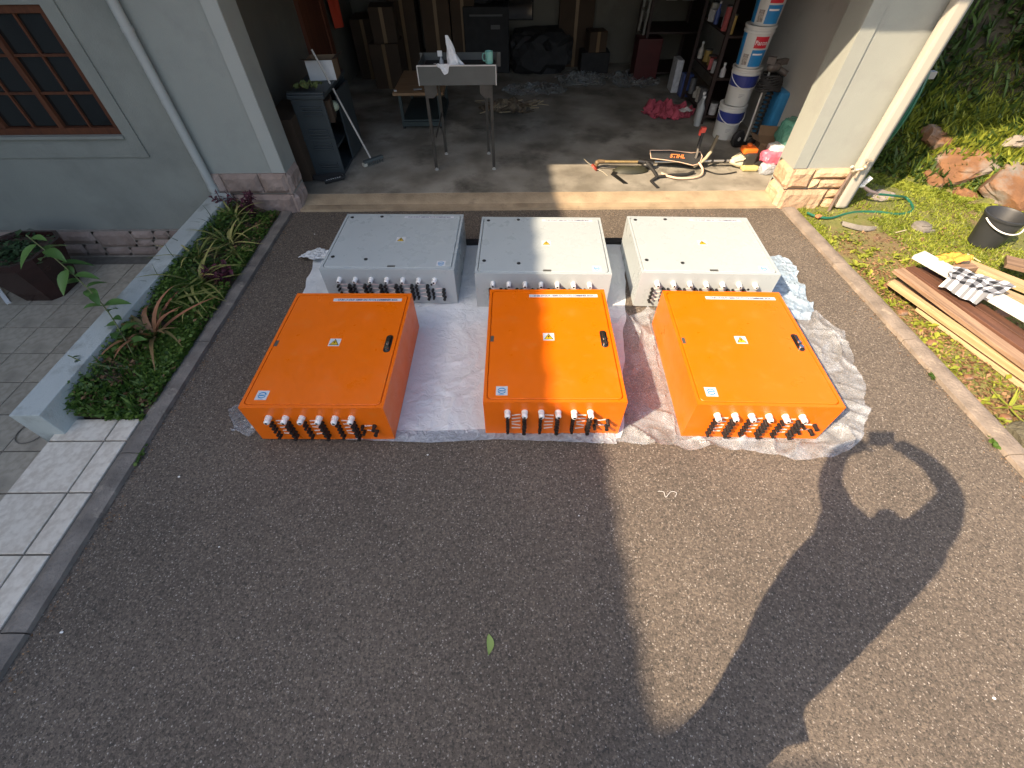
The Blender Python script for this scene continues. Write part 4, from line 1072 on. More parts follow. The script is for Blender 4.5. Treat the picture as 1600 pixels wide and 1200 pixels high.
# --- jumbled camouflage net / slats
nt_ = thing("netting", "tangled pile of camouflage netting and slats behind the metal stand", "netting", (0, 0, 0))
NB = mat("net_brown", (.20, .15, .09), .8, c2=(.06, .05, .04), scale=20)
drn = drape("net_base", NB, -.06, 6.86, .34, .24, .10, 21); drn.parent = nt_
for i in range(34):
    x, y = -.50 + random.random() * .92, 6.62 + random.random() * .42; a = random.uniform(-.6, .9); L = random.uniform(.06, .20)
    z = Z + random.uniform(.01, .12)
    MB().bar((x, y, z), (x + L * math.cos(a), y + L * math.sin(a), z + random.uniform(-.02, .03)), .02, .006).build("slat", mat("net_tan", (.42, .34, .22), .8, rnd=.4) if i % 2 else NB, nt_)
# --- cartons at the back
def carton(x, y, z, dx, dy, dz, rz, label, m=CARD, strap=False, name="carton", cat="carton"):
    t = thing(name, label, cat, (x, y, z), rz)
    MB().box((0, 0, dz / 2), (dx, dy, dz)).build("body", m, t, bevel=.004)
    MB().box((0, -dy / 2 - .001, dz / 2), (.05, .003, dz)).build("tape", mat("brown_tape", (.18, .11, .05), .4), t)
    return t
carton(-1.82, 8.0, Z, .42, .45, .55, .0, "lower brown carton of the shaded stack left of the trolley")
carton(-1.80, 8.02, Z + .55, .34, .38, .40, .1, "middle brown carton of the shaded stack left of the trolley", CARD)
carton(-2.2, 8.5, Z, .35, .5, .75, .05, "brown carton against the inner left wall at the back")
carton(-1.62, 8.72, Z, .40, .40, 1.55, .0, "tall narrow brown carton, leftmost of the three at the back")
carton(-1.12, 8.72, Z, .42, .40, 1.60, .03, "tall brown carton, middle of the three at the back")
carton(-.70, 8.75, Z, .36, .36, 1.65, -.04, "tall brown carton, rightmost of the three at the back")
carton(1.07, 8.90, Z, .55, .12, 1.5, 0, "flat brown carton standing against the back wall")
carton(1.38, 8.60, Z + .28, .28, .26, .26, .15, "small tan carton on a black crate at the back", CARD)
tag(MB().box((1.38, 8.62, Z + .14), (.46, .34, .28)).build("crate", DARK, bevel=.02), "black crate under the small tan carton", "crate")
def pile(name, label, c, r, sc, seed, cat, m=DARK):
    t = thing(name, label, cat, (0, 0, 0))
    mb = MB(); rock(mb, c, r, sc, seed, 3, .5, 2.4); mb.build("bag", m, t)
    mb = MB(); rock(mb, (c[0] + r * .5, c[1] - r * .2, c[2] + r * .1), r * .6, sc, seed + 3, 3, .5, 2.4); mb.build("bag", m, t)
    mb = MB(); rock(mb, (c[0] - r * .5, c[1] - r * .1, c[2] + r * .2), r * .55, sc, seed + 5, 3, .5, 2.4); mb.build("bag", m, t)
    return t
pile("bag_heap", "heap of black bags under the back window", (.50, 8.70, .30), .48, (1.1, .8, .75), 3, "bags")
pile("equipment_bag", "black bag lying on the dark machine at the back", (-.35, 8.78, 1.03), .28, (1.3, .8, .5), 9, "bag")
mc = thing("machine", "dark box-shaped machine against the back wall", "machine", (-.35, 8.75, Z))
MB().box((0, 0, .42), (.70, .48, .84)).build("body", DARK, mc, bevel=.02)
MB().box((0, -.245, .74), (.5, .012, .02)).build("trim_strip", mat("grey_line", (.08, .08, .08), .5), mc)
MB().box((.14, -.245, .60), (.14, .012, .05)).build("panel", mat("grey_line", 0), mc)
# red garment hanging
tag(blob_sheet("red_jacket", mat("red_cloth", (.50, .05, .02), .85, bump=.4, bscale=30), lambda u, v: (-2.44 + .10 * math.sin(u * math.pi) + .03 * math.sin(u * 17) * (1 - v), 7.85 + .35 * (u - .5) * (1.1 - .5 * v), 1.75 - .95 * v)), "red garment hanging in the dark left side of the garage", "garment")
# step ladder
ld = thing("step_ladder", "aluminium step ladder folded against the dark shelves", "ladder", (2.02, 8.50, Z), 0)
for sx in (-1, 1): MB().bar((.0, sx * .18, 0), (.10, sx * .15 + .12, 1.6), .03, .06).build("rail", mat("old_alu", (.30, .29, .26), .5, metal=.4), ld)
for k in range(5): MB().box((.02 + .02 * k, .01 + .02 * k, .22 + .28 * k), (.07, .32, .02)).build("step", mat("old_alu", 0), ld)
# back right shelves
def rack(x, y, rz, dx, dy, hh, n, label, m=None):
    t = thing("shelf_unit", label, "shelf", (x, y, Z), rz)
    m = m or mat("dark_board", (.035, .02, .016), .6)
    for sx in (-1, 1):
        for sy in (-1, 1): MB().box((sx * (dx / 2 - .02), sy * (dy / 2 - .02), hh / 2), (.04, .04, hh)).build("post", m, t)
    for k in range(n): MB().box((0, 0, .08 + (hh - .1) * k / (n - 1)), (dx - .082, dy, .025)).build("shelf", m, t)
    MB().box((dx / 2 - .004, 0, hh / 2), (.008, dy - .08, hh)).build("back_panel", m, t)
    return t
rack(2.70, 6.75, .0, .42, 1.0, 1.75, 5, "dark timber shelf unit crowded with cans along the right wall")
rack(2.45, 8.50, .0, .8, .7, 1.6, 4, "dark shelf unit in the back right corner")
pal = [(.55, .52, .45), (.45, .10, .10), (.4, .4, .4), (.06, .10, .3), (.5, .35, .1), (.15, .15, .15), (.6, .6, .6)]
pn = ["cream", "red", "grey", "blue", "tan", "black", "white"]
kinds = ["can", "jar", "box", "bottle"]
shelfz = [Z + .08 + .0125 + (1.65) * k / 4 for k in range(5)]
where = ["on the bottom shelf", "on the second shelf", "on the third shelf", "on the fourth shelf", "on the top shelf"]
cnt = 0
for k in range(5):
    for j in range(6):
        y = 6.33 + .165 * j + random.uniform(-.02, .02); x = 2.58 + random.uniform(-.03, .06)
        ci = random.randrange(7); kd = random.choice(kinds); r_ = random.uniform(.035, .055); h_ = random.uniform(.09, .22)
        m = mat("item_" + pn[ci], pal[ci], .45, var=.2, scale=25)
        t = thing(kd, "%s %s %s of the right wall rack, %s" % (pn[ci], kd, where[k], ["nearest the entrance", "second from the entrance", "third from the entrance", "fourth from the entrance", "fifth from the entrance", "farthest from the entrance"][j]), kd, (x, y, shelfz[k]), random.uniform(-.4, .4), "clutter on the right wall rack")
        if kd == "box": MB().box((0, 0, h_ / 2), (r_ * 1.8, r_ * 2, h_)).build("body", m, t)
        elif kd == "bottle":
            MB().lathe([(r_ * .8, 0), (r_ * .8, h_ * .6), (r_ * .3, h_ * .8), (r_ * .3, h_)], 12).build("body", m, t, smooth=True)
            MB().lathe([(r_ * .35, h_), (r_ * .35, h_ + .02)], 10).build("cap", WHITE, t)
        else:
            MB().lathe([(r_, 0), (r_, h_)], 14).build("body", m, t, smooth=True)
            MB().lathe([(r_ + .002, h_), (r_ + .002, h_ + .012)], 14).build("lid", GALV, t)
# two gas-cartridge like white bottles at rack base
for q, (yy, lab) in enumerate(((6.20, "pale slim bottle in front of the right rack, nearest the entrance"), (6.34, "pale slim bottle in front of the right rack, behind its twin"))):
    t = thing("bottle", lab, "bottle", (2.43 + .04 * q, yy, Z), 0, "slim bottles by the rack")
    MB().lathe([(.038, 0), (.042, .01), (.042, .20), (.014, .27), (.014, .31)], 14).build("body", mat("pale_bottle", (.42, .44, .43), .35), t, smooth=True)
    MB().lathe([(.018, .31), (.018, .335)], 10).build("cap", WHITE, t)
redb = MB().box((2.13, 8.25, Z + .26), (.36, .30, .52)).build("red_crate", mat("deep_red", (.07, .006, .006), .5), bevel=.01); tag(redb, "deep red crate beside the step ladder", "crate")
for q, (x, y, z, dx, dy, dz, m, lab, nm) in enumerate([
    (2.30, 8.12, 1.12, .16, .12, .2, "item_cream", "cream tub on the corner shelf beside the ladder", "tub"),
    (2.55, 8.12, 1.14, .20, .12, .24, "item_grey", "grey carton on the corner shelf", "carton"),
    (2.45, 7.6, .26, .10, .24, .40, "item_white", "pale panel leaning by the corner shelf", "panel"),
    (2.55, 7.35, .2, .14, .14, .28, "item_blue", "blue container on the floor by the right rack", "container")]):
    tag(MB().box((x, y, z), (dx, dy, dz)).build(nm, MATS.get(m) or mat(m, pal[q], .5), bevel=.01), lab, nm)

# ============================================================ RIGHT GARDEN
def bank_h(x, y):
    # toe runs from behind the column out to the right
    d = ((x - 4.35) * .62 + (y - 4.62) * .78)
    h = 0.0
    if d > 0: h = min(d * .85, 1.0 + d * .4)
    h += .05 * fbm(x, y, 3, 1.6) * min(1, max(0, d * 3 + .4))
    return h
def lawn_z(x, y):
    base = -.006 + .012 * fbm(x, y, 9, 2.0) + .03 * max(0, min(1, (x - rx(y) - .16) / .5))
    return base + bank_h(x, y)
nx, ny = 130, 150
X0, X1, Y0, Y1 = 2.86, 16, -3.0, 14
v = []; f = []
for j in range(ny + 1):
    for i in range(nx + 1):
        t = i / nx; y = Y0 + (Y1 - Y0) * (j / ny) ** 1.0
        xs_ = rx(y) + .125 if y < 4.21 else 3.312
        x = xs_ + (X1 - xs_) * t ** 1.9
        v.append((x, y, lawn_z(x, y)))
for j in range(ny):
    for i in range(nx): a = j * (nx + 1) + i; f.append((a, a + 1, a + nx + 2, a + nx + 1))
lawn = struct(MB().add(v, f).build("lawn", SOIL_R, smooth=True))
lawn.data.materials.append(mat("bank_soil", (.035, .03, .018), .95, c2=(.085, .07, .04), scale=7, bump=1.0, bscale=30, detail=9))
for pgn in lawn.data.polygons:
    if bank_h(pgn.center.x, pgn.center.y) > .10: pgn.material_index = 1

def scatter(name, m, pts, kind, lo, hi, label, cat, tone=(0, 1), nrm=None, parent=None):
    """pts: list (x,y,z,scale). kind: 'blade','leaf','round'"""
    V = []; Fc = []; Tn = []; o = 0
    for (x, y, z, s) in pts:
        a = random.uniform(0, 6.283); ca, sa = math.cos(a), math.sin(a)
        h = random.uniform(lo, hi) * s
        tn = min(1, max(0, random.uniform(*tone) + .35 * noise.noise(Vector((x * 3, y * 3, 5)))))
        if kind == 'blade':
            b = h * .09 + .0012; l = random.uniform(.1, .9) * h; le = math.sqrt(max(.05 * h * h, h * h - l * l))
            V += [(x - sa * b, y + ca * b, z), (x + sa * b, y - ca * b, z), (x + ca * l * .45 + sa * b * .7, y + sa * l * .45 - ca * b * .7, z + le * .65), (x + ca * l, y + sa * l, z + le)]
            Fc += [(o, o + 1, o + 2), (o, o + 2, o + 3)]; o += 4; Tn += [tn, tn]
        elif kind == 'round':
            t1, t2 = random.uniform(-.45, .45), random.uniform(-.45, .45); zz = z + random.uniform(0, .6) * h
            for q in range(5):
                b_ = a + q * 1.2566; cx_, cy_ = math.cos(b_) * h * .55, math.sin(b_) * h * .55
                V.append((x + cx_, y + cy_, zz + cx_ * t1 + cy_ * t2))
            Fc.append((o, o + 1, o + 2, o + 3, o + 4)); o += 5; Tn += [tn]
        else:
            tl = random.uniform(-.5, .7)
            w_ = h * .32; zz = z + random.uniform(0, .5) * h
            dz = math.sin(tl) * h; c = math.cos(tl)
            bx_, by_ = x, y; mx, my = x + ca * h * .5 * c, y + sa * h * .5 * c
            V += [(bx_, by_, zz), (mx + sa * w_, my - ca * w_, zz + dz * .6 + w_ * .2), (x + ca * h * c, y + sa * h * c, zz + dz), (mx - sa * w_, my + ca * w_, zz + dz * .6 + w_ * .2)]
            Fc += [(o, o + 1, o + 2), (o, o + 2, o + 3)]; o += 4; Tn += [tn, tn]
    me = bpy.data.meshes.new(name); me.from_pydata(V, [], Fc)
    at = me.attributes.new("tone", 'FLOAT', 'FACE'); at.data.foreach_set("value", Tn)
    me.materials.append(m); ob = link(name, me, parent)
    return tag(ob, label, cat, kind="stuff") if label else ob
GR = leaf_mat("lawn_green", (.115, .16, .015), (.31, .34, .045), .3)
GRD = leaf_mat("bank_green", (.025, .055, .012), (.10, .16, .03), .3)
BRN = leaf_mat("dead_leaf", (.10, .05, .025), (.33, .20, .10), .1)
def ongrass(x, y):
    if x < rx(y) + .135 and y < 4.2: return False
    if y > 4.17 and x < 3.36: return False
    return True
pts = []
while len(pts) < 62000:
    x = 2.9 + random.random() ** 1.3 * 3.2; y = .6 + random.random() * 5.0
    if not ongrass(x, y): continue
    d = x - rx(y) - .16
    bare = fbm(x, y, 1, 1.4) + (.55 if (d < .42 and y < 3.4) else 0) - .10 * (y - 3) * (y > 3)
    dens = 1 / (1 + math.exp((bare - .16) * 14))
    if y < 2.6 and x < 3.8: dens *= .25
    if random.random() > dens: continue
    pts.append((x, y, lawn_z(x, y), random.uniform(.6, 1.2)))
scatter("grass", GR, pts[:34000], 'blade', .018, .045, "short yellow green lawn grass right of the driveway", "grass")
scatter("lawn_weeds", GR, pts[34000:], 'round', .012, .024, "small round leaved ground cover in the lawn", "ground cover")
pts = []
while len(pts) < 9000:
    x = 2.95 + random.random() * 1.5; y = .3 + random.random() * 3.4
    d = x - rx(y) - .16
    if d < .0 or d > 1.3: continue
    if random.random() > math.exp(-d * 1.8) * (1 if y < 3.2 else .35): continue
    pts.append((x, y, lawn_z(x, y) + .002, random.uniform(.6, 1.3)))
scatter("leaf_litter", BRN, pts, 'leaf', .012, .032, "dry brown leaf litter between kerb and timber", "leaf litter")
pts = []
for c in range(60):
    y = .5 + random.random() * 3.2; x = rx(y) + .16 + random.random() ** 1.5 * .45
    for k in range(18): pts.append((x + random.gauss(0, .022), y + random.gauss(0, .022), lawn_z(x, y), random.uniform(.7, 1.3)))
scatter("weed_clumps", GR, pts, 'leaf', .02, .05, "little green weeds scattered along the right kerb", "weeds", (.3, 1))
# bank vegetation
def bank_pt(x, d): return 4.62 + (d - (x - 4.35) * .62) / .78
pts = []
while len(pts) < 90000:
    x = 3.4 + random.random() ** 1.25 * 8; d = random.random() ** 1.2 * 6.5; y = bank_pt(x, d)
    if y > 4.1 and x < 3.4 or y < 1.5: continue
    if fbm(x, y, 7, .9) < -.4 and random.random() < .6: continue
    pts.append((x, y, lawn_z(x, y) + random.random() ** 2 * .10 * min(1.5, d), random.uniform(.5, 1.2) * (1 + min(1.6, d * .45))))
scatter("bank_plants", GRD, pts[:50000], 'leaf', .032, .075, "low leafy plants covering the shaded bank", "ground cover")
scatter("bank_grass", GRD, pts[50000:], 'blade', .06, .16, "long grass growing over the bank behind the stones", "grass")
# separate shrubs standing on the bank
rsb = random.Random(11); TW = mat("twig_brown", (.12, .08, .05), .8)
for k, (x, d, sz) in enumerate([(5.3, 1.1, .30), (6.3, 1.0, .30), (4.6, 1.6, .34), (5.9, 1.9, .42), (7.2, 1.7, .45), (5.2, 2.7, .5), (6.9, 2.9, .55), (8.6, 2.6, .6)]):
    y = bank_pt(x, d); z = lawn_z(x, y)
    t = thing("shrub", "loose green shrub on the shaded bank, " + ["lowest and nearest the column", "low on the bank above the boulders", "beside the building wall", "middle of the bank", "at the right edge of the photo", "high behind the downpipe", "high up in the middle", "highest and farthest right"][k], "shrub", (x, y, z), 0, "shrubs on the bank")
    tw = MB()
    for q in range(9):
        az = rsb.uniform(0, 6.28); L = sz * rsb.uniform(.7, 1.2)
        tw.tube([(0, 0, -.03), (.25 * L * math.cos(az), .25 * L * math.sin(az), L * .5), (.7 * L * math.cos(az), .7 * L * math.sin(az), L * .8)], [.006, .004, .002], 4)
    tw.build("twigs", TW, t)
    lp_ = []
    for q in range(420):
        az = rsb.uniform(0, 6.28); rr_ = sz * rsb.random() ** .5 * .8; hh = sz * (.25 + .65 * rsb.random()) * (1 - .35 * (rr_ / sz) ** 2)
        lp_.append((rr_ * math.cos(az), rr_ * math.sin(az), hh, rsb.uniform(.6, 1.3)))
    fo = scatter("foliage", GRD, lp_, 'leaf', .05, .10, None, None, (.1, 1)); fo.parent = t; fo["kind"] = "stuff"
# brighter fringe of grass above stones
pts = []
for k in range(9000):
    x = 4.3 + random.random() * 2.6; d = random.gauss(.48, .14); y = 4.62 + (d - (x - 4.35) * .62) / .78
    if y < 2.2: continue
    pts.append((x, y, lawn_z(x, y), random.uniform(.6, 1.2)))
scatter("grass_fringe", GR, pts, 'blade', .05, .16, "sunlit grass tufts along the top of the bank stones", "grass", (.2, 1))
# round cover between stones
pts = []
for k in range(24000):
    x = 3.5 + random.random() * 3.2; d = random.uniform(-.25, .55); y = 4.62 + (d - (x - 4.35) * .62) / .78
    if y < 1.8 or (x < 3.45 and y > 4.1): continue
    pts.append((x, y, lawn_z(x, y), random.uniform(.6, 1.3)))
scatter("stone_creeper", GR, pts, 'round', .014, .032, "bright green creeper filling the gaps between bank stones", "ground cover", (.2, 1))

# retaining stones on the bank
RK = mat("ochre_rock", (.13, .062, .03), .9, c2=(.25, .12, .05), scale=5.5, bump=.9, bscale=22, detail=9, stain=((.19, .165, .14), 3.2, .47, .62), rnd=.1)
RKG = mat("grey_rock", (.20, .17, .14), .9, c2=(.33, .29, .25), scale=5, bump=.9, bscale=25, detail=9)
import itertools
CAMH = 2.2186
def ray_ground(u, v):   # used once to place stones: intersection of a sight line with the bank
    d = F_ + Rr * ((u - 800) / 677.4) - Ur * ((v - 600) / 677.4)
    t = .5
    while t < 25:
        p = Vector((0, 0, CAMH)) + d * t
        if p.z <= lawn_z(p.x, p.y): return p
        t += .01
    return p
stones = [  # world positions measured on the bank, size, squash, material, label
    (1518, 250, .225, (1.15, .85, .42), RK, "large ochre boulder with grey right side above the bucket"),
    (1602, 292, .255, (1.0, 1.1, .42), RK, "biggest rust coloured boulder, cut by the right edge of the photo"),
    (1474, 214, .155, (.75, 1.3, .45), RK, "narrow split tan stone at the left end of the bank"),
    (1462, 278, .105, (1.1, .7, .5), RK, "small reddish stone half buried left of the large boulders"),
    (1508, 302, .10, (1.1, .8, .5), RK, "small pale brown stone in front of the large boulder"),
    (1590, 220, .11, (1.2, .8, .5), RKG, "grey stone high on the bank near the right edge"),
    (1376, 305, .13, (1.1, .7, .22), RKG, "flat pinkish stone in the lawn inside the hose curl"),
]
for k, (u, v_, r_, sc, m, lab) in enumerate(stones):
    p = ray_ground(u, v_)
    mb = MB(); rock(mb, (0, 0, 0), r_ * 1.25, sc, k * 3 + 1, 4, .30, 1.5)
    o = mb.build("stone", m, smooth=False); o.location = (p.x, p.y, p.z - r_ * sc[2] * .42); o.rotation_euler = (.35, -.3, k * .7)
    if m is RKG and k == 6: o.rotation_euler = (0, 0, .4)
    tag(o, lab, "stone")
sr = MB(); rock(sr, (0, 0, 0), .14, (1, .8, .5), 41, 4, .25, 1.5)
o = sr.build("stone", mat("olive_rock", (.07, .062, .04), .9, c2=(.13, .12, .08), scale=6, bump=.8)); o.location = (3.13, 1.42, .0); tag(o, "grey brown stone by the right kerb below the timber pile", "stone")
for k in range(7):
    mb = MB(); rock(mb, (0, 0, 0), random.uniform(.025, .045), (1, .8, .6), 60 + k, 2, .3, 1.5)
    y = .9 + k * .33; o = mb.build("pebble", RK); o.location = (rx(y) + .2 + random.random() * .12, y, .01)
    tag(o, "small reddish pebble in the leaf litter along the right kerb", "pebble", "pebbles along the right kerb")

# arching long-leaf plants
def ribbon(mb, base, az, L, w0, rise, droop, tone, curl=0, n=9, fold=.25):
    ca, sa = math.cos(az), math.sin(az); v = []; f = []
    for i in range(n + 1):
        t = i / n
        r_ = L * t * (math.cos(rise) + .25 * t); z = L * (math.sin(rise) * t - droop * t * t)
        wd = w0 * (1 - t ** 1.8) * (.55 + .45 * min(1, t * 4)) + .0006
        a2 = az + curl * t
        x, y = base[0] + math.cos(a2) * r_, base[1] + math.sin(a2) * r_
        sx, sy = -math.sin(a2) * wd, math.cos(a2) * wd
        zz = max(base[2] + z, .012 + .002 * i if base[2] < .2 else base[2] + z)
        v += [(x - sx, y - sy, zz + wd * fold), (x, y, zz), (x + sx, y + sy, zz + wd * fold)]
    for i in range(n):
        a = i * 3
        f += [(a, a + 1, a + 4, a + 3), (a + 1, a + 2, a + 5, a + 4)]
    o = len(mb.v); mb.add(v, f)
    for i in range(n):
        tt = min(1, max(0, tone + .25 * (i / n - .4))); mb.t += [tt, tt]
def rosette(label, loc, n, L, w0, m, tone=(0, 1), seed=0, rise=(.5, 1.2), droop=(.35, .9), name="bromeliad", cat="plant"):
    if -2.72 < loc[0] < -2.3: loc = (loc[0], loc[1], soil_z(loc[0]) + .012)
    rs = random.Random(seed); t = thing(name, label, cat, loc)
    for k in range(n):
        mb = MB(); az = 2 * math.pi * k / n + rs.uniform(-.25, .25)
        ribbon(mb, (.012 * math.cos(az), .012 * math.sin(az), .0), az, L * rs.uniform(.75, 1.15), w0 * rs.uniform(.8, 1.1), rs.uniform(*rise), rs.uniform(*droop), rs.uniform(*tone), rs.uniform(-.4, .4))
        mb.build("leaf", m, t, smooth=True)
    return t
BRO = leaf_mat("bromeliad_leaf", (.10, .15, .045), (.42, .17, .10), .15, .4)
BRG = leaf_mat("spider_leaf", (.08, .13, .03), (.42, .38, .13), .2, .4)
rosette("spiky plant with reddish brown leaves, nearest in the planting bed", (-2.55, 2.27, .03), 22, .43, .019, BRO, (.15, 1), 3, (.35, 1.2), (.25, .75))
rosette("spiky yellow green plant in the middle of the planting bed", (-2.52, 2.90, .03), 20, .42, .015, BRG, (.2, 1), 4, (.4, 1.2), (.3, .8))
rosette("spiky yellow green plant nearer the garage column", (-2.52, 3.48, .03), 18, .38, .013, BRG, (.2, 1), 5, (.4, 1.2), (.3, .8))
rosette("limp green spiky plant drooping beside the reddish one", (-2.60, 2.62, .03), 16, .34, .012, BRG, (0, .5), 6, (.3, .9), (.3, .9))
FINE = leaf_mat("fine_grass_leaf", (.02, .05, .02), (.07, .12, .05), .15, .4)
rosette("dark fine leaved grass tuft hanging over the planter wall", (-2.66, 3.02, .05), 34, .30, .0035, FINE, (0, .8), 8, (.3, 1.3), (.3, 1.0), "grass_tuft")
rosette("dark fine leaved grass tuft near the downpipe", (-2.66, 3.62, .05), 34, .28, .0035, FINE, (0, .8), 9, (.4, 1.4), (.3, .9), "grass_tuft")
rosette("small thin grass tuft at the near end of the planting bed", (-2.66, 1.80, .03), 14, .16, .003, FINE, (0, .8), 10, (.5, 1.4), (.2, .6), "grass_tuft")
for k, (x, y, n_, L_, m_) in enumerate([(-2.68, 2.75, 26, .24, FINE), (-2.67, 3.28, 28, .26, FINE), (-2.66, 2.45, 18, .20, FINE), (-2.40, 3.35, 14, .26, BRG), (-2.62, 3.15, 16, .34, BRG), (-2.44, 2.62, 12, .24, BRG), (-2.60, 3.85, 16, .30, BRG)]):
    rosette(["dark grass tuft against the planter wall beside the limp plant", "dark grass tuft against the planter wall between the two yellow green plants", "thin dark grass tuft behind the reddish plant", "small arching yellow green plant by the kerb near the column", "arching yellow green plant leaning over the wall", "small yellow green plant by the kerb beside the purple bush", "yellow green spiky plant at the foot of the downpipe"][k], (x, y, .04), n_, L_, .0035 if m_ is FINE else .011, m_, (0, .9), 60 + k, (.4, 1.35), (.3, .9), "grass_tuft" if m_ is FINE else "spiky_plant")
rosette("thick leaved aloe like weed by the right kerb", (3.12, 1.62, .02), 9, .13, .010, GR, (.4, 1), 12, (.5, 1.3), (.2, .5), "succulent")
# grass overhang on bank
for k, (u, v_) in enumerate(((1500, 195), (1560, 185))):
    p = ray_ground(u, v_)
    rosette(["long arching grass clump over the split tan stone", "long arching grass clump above the large boulder"][k], (p.x, p.y, p.z + .02), 40, .42, .006, GR, (.1, 1), 30 + k, (.4, 1.3), (.5, 1.1), "grass_clump", "grass")
def leafy(label, loc, path, nl, L, m, seed, name, wd=.3, stem_m=None, spread=.0):
    rs = random.Random(seed); t = thing(name, label, "plant", loc)
    sm = stem_m or mat("green_stem", (.12, .14, .05), .6)
    for pa in path:
        MB().tube(smooth_path(pa, 4), [.004] * (len(smooth_path(pa, 4))), 5).build("stem", sm, t, smooth=True)
        sp_ = smooth_path(pa, 6)
        for k in range(nl):
            tt = .25 + .75 * (k + .5) / nl; p = sp_[min(len(sp_) - 1, int(tt * (len(sp_) - 1)))]
            az = k * 2.4 + rs.uniform(-.4, .4); l = L * rs.uniform(.7, 1.15)
            el = rs.uniform(-.2, .7)
            d = Vector((math.cos(az) * math.cos(el), math.sin(az) * math.cos(el), math.sin(el))); s_ = d.cross(Vector((0, 0, 1))).normalized()
            v = []; f = []; n = 6
            for i in range(n + 1):
                q = i / n; wv = l * wd * math.sin(math.pi * min(1, q ** .8)) ** .9 * .5 + .0004
                c = p + d * (l * q) + Vector((0, 0, -.35 * l * q * q + 0))
                v += [c - s_ * wv + Vector((0, 0, wv * .35)), c, c + s_ * wv + Vector((0, 0, wv * .35))]
            for i in range(n): a = 3 * i; f += [(a, a + 1, a + 4, a + 3), (a + 1, a + 2, a + 5, a + 4)]
            mb = MB(); mb.add(v, f, tone=rs.random()); mb.build("leaf", m, t, smooth=True)
    return t
LG = leaf_mat("broad_leaf", (.05, .12, .03), (.12, .23, .06), .25, .4)
leafy("tall leaning stem with broad pale green leaves over the planter wall", (0, 0, 0), [[(-2.50, 1.95, .03), (-2.58, 2.10, .18), (-2.72, 2.28, .36), (-2.90, 2.42, .55), (-3.08, 2.52, .74)]], 22, .155, LG, 5, "leaning_plant", .42)
leafy("thin straggly stem with tiny leaves in the near planting bed", (0, 0, 0), [[(-2.46, 1.80, .03), (-2.62, 1.88, .12), (-2.80, 1.92, .26)], [(-2.48, 2.0, .03), (-2.55, 1.9, .16), (-2.62, 1.85, .26)]], 9, .04, FINE, 6, "straggly_plant", .4)
PUR = leaf_mat("purple_leaf", (.035, .012, .022), (.14, .035, .06), .15, .4)
def bush(label, c, r_, h, nst, m, seed, name):
    rs = random.Random(seed); pa = []
    for k in range(nst):
        a = rs.uniform(0, 6.28); q = r_ * rs.uniform(.3, 1)
        pa.append([(c[0], c[1], c[2]), (c[0] + .4 * q * math.cos(a), c[1] + .4 * q * math.sin(a), c[2] + h * .5), (c[0] + q * math.cos(a), c[1] + q * math.sin(a), c[2] + h * rs.uniform(.7, 1.1))])
    return leafy(label, (0, 0, 0), pa, 11, .05, m, seed, name, .5, mat("purple_stem", (.08, .02, .03), .6))
bush("dark purple leaved bush in the middle of the planting bed", (-2.36, 2.95, .03), .13, .17, 10, PUR, 3, "purple_bush")
bush("purple leaved bush against the left column plinth", (-2.50, 3.98, .03), .16, .30, 9, PUR, 4, "purple_bush")
bush("purple shoot leaning at the foot of the downpipe", (-2.72, 3.95, .03), .14, .30, 5, PUR, 7, "purple_bush")
# planter ground cover
pts = []
while len(pts) < 24000:
    x = -2.71 + random.random() * .42; y = 1.58 + random.random() * 2.5
    dn = 1 / (1 + math.exp((fbm(x, y, 22, 2.6) + .0) * 8))
    if y > 3.4: dn *= .35
    if x < -2.52 and y < 2.4: dn *= .25
    if random.random() > dn: continue
    pts.append((x, y, soil_z(x) * min(1, .35 + (y - 1.58) * 5) + .012 + random.random() ** 2 * .045 + .05 * random.random() * max(0, (-2.58 - x) / .13), random.uniform(.5, 1.5)))
PG = leaf_mat("planter_cover_leaf", (.035, .085, .014), (.12, .20, .035), .25, .45)
scatter("ground_cover", PG, pts, 'round', .011, .022, "dense small leaved green ground cover in the planting bed", "ground cover", (-.1, 1.1))
pts = [(x_, 1.6 + random.random() * .5, soil_z(x_) * .8 + .01, random.uniform(.7, 1.3)) for x_ in [-2.71 + random.random() * .38 for _ in range(600)]]
scatter("planter_grass", PG, pts, 'blade', .04, .11, "loose grass at the near end of the planting bed", "grass")
pts = [(x_, 1.65 + random.random() * 2.4, soil_z(x_) + .03, random.uniform(.7, 1.3)) for x_ in [-2.70 + random.random() * .40 for _ in range(1500)]]
scatter("planter_litter", BRN, pts, 'leaf', .015, .035, "dead brown leaves lying in the planting bed", "leaf litter")
rs_ = random.Random(3)
pts = [(rs_.choice([-2.205, 2.78]) + rs_.gauss(0, .012), yy + rs_.gauss(0, .03), .012, 1) for yy in (1.45, 1.38, 1.42) for _ in range(1)]
pts = [(-2.195 + random.gauss(0, .010), 1.33 + random.gauss(0, .035), .01, 1) for _ in range(60)] + [(rx(1.35) + random.gauss(0, .012), 1.37 + random.gauss(0, .02), .01, 1) for _ in range(40)] + [(rx(2.0) + random.gauss(0, .01), 1.9 + random.gauss(0, .02), .01, 1) for _ in range(20)]
scatter("kerb_weeds", PG, pts, 'round', .012, .026, "tiny green weeds sprouting in the kerb joints", "weeds")

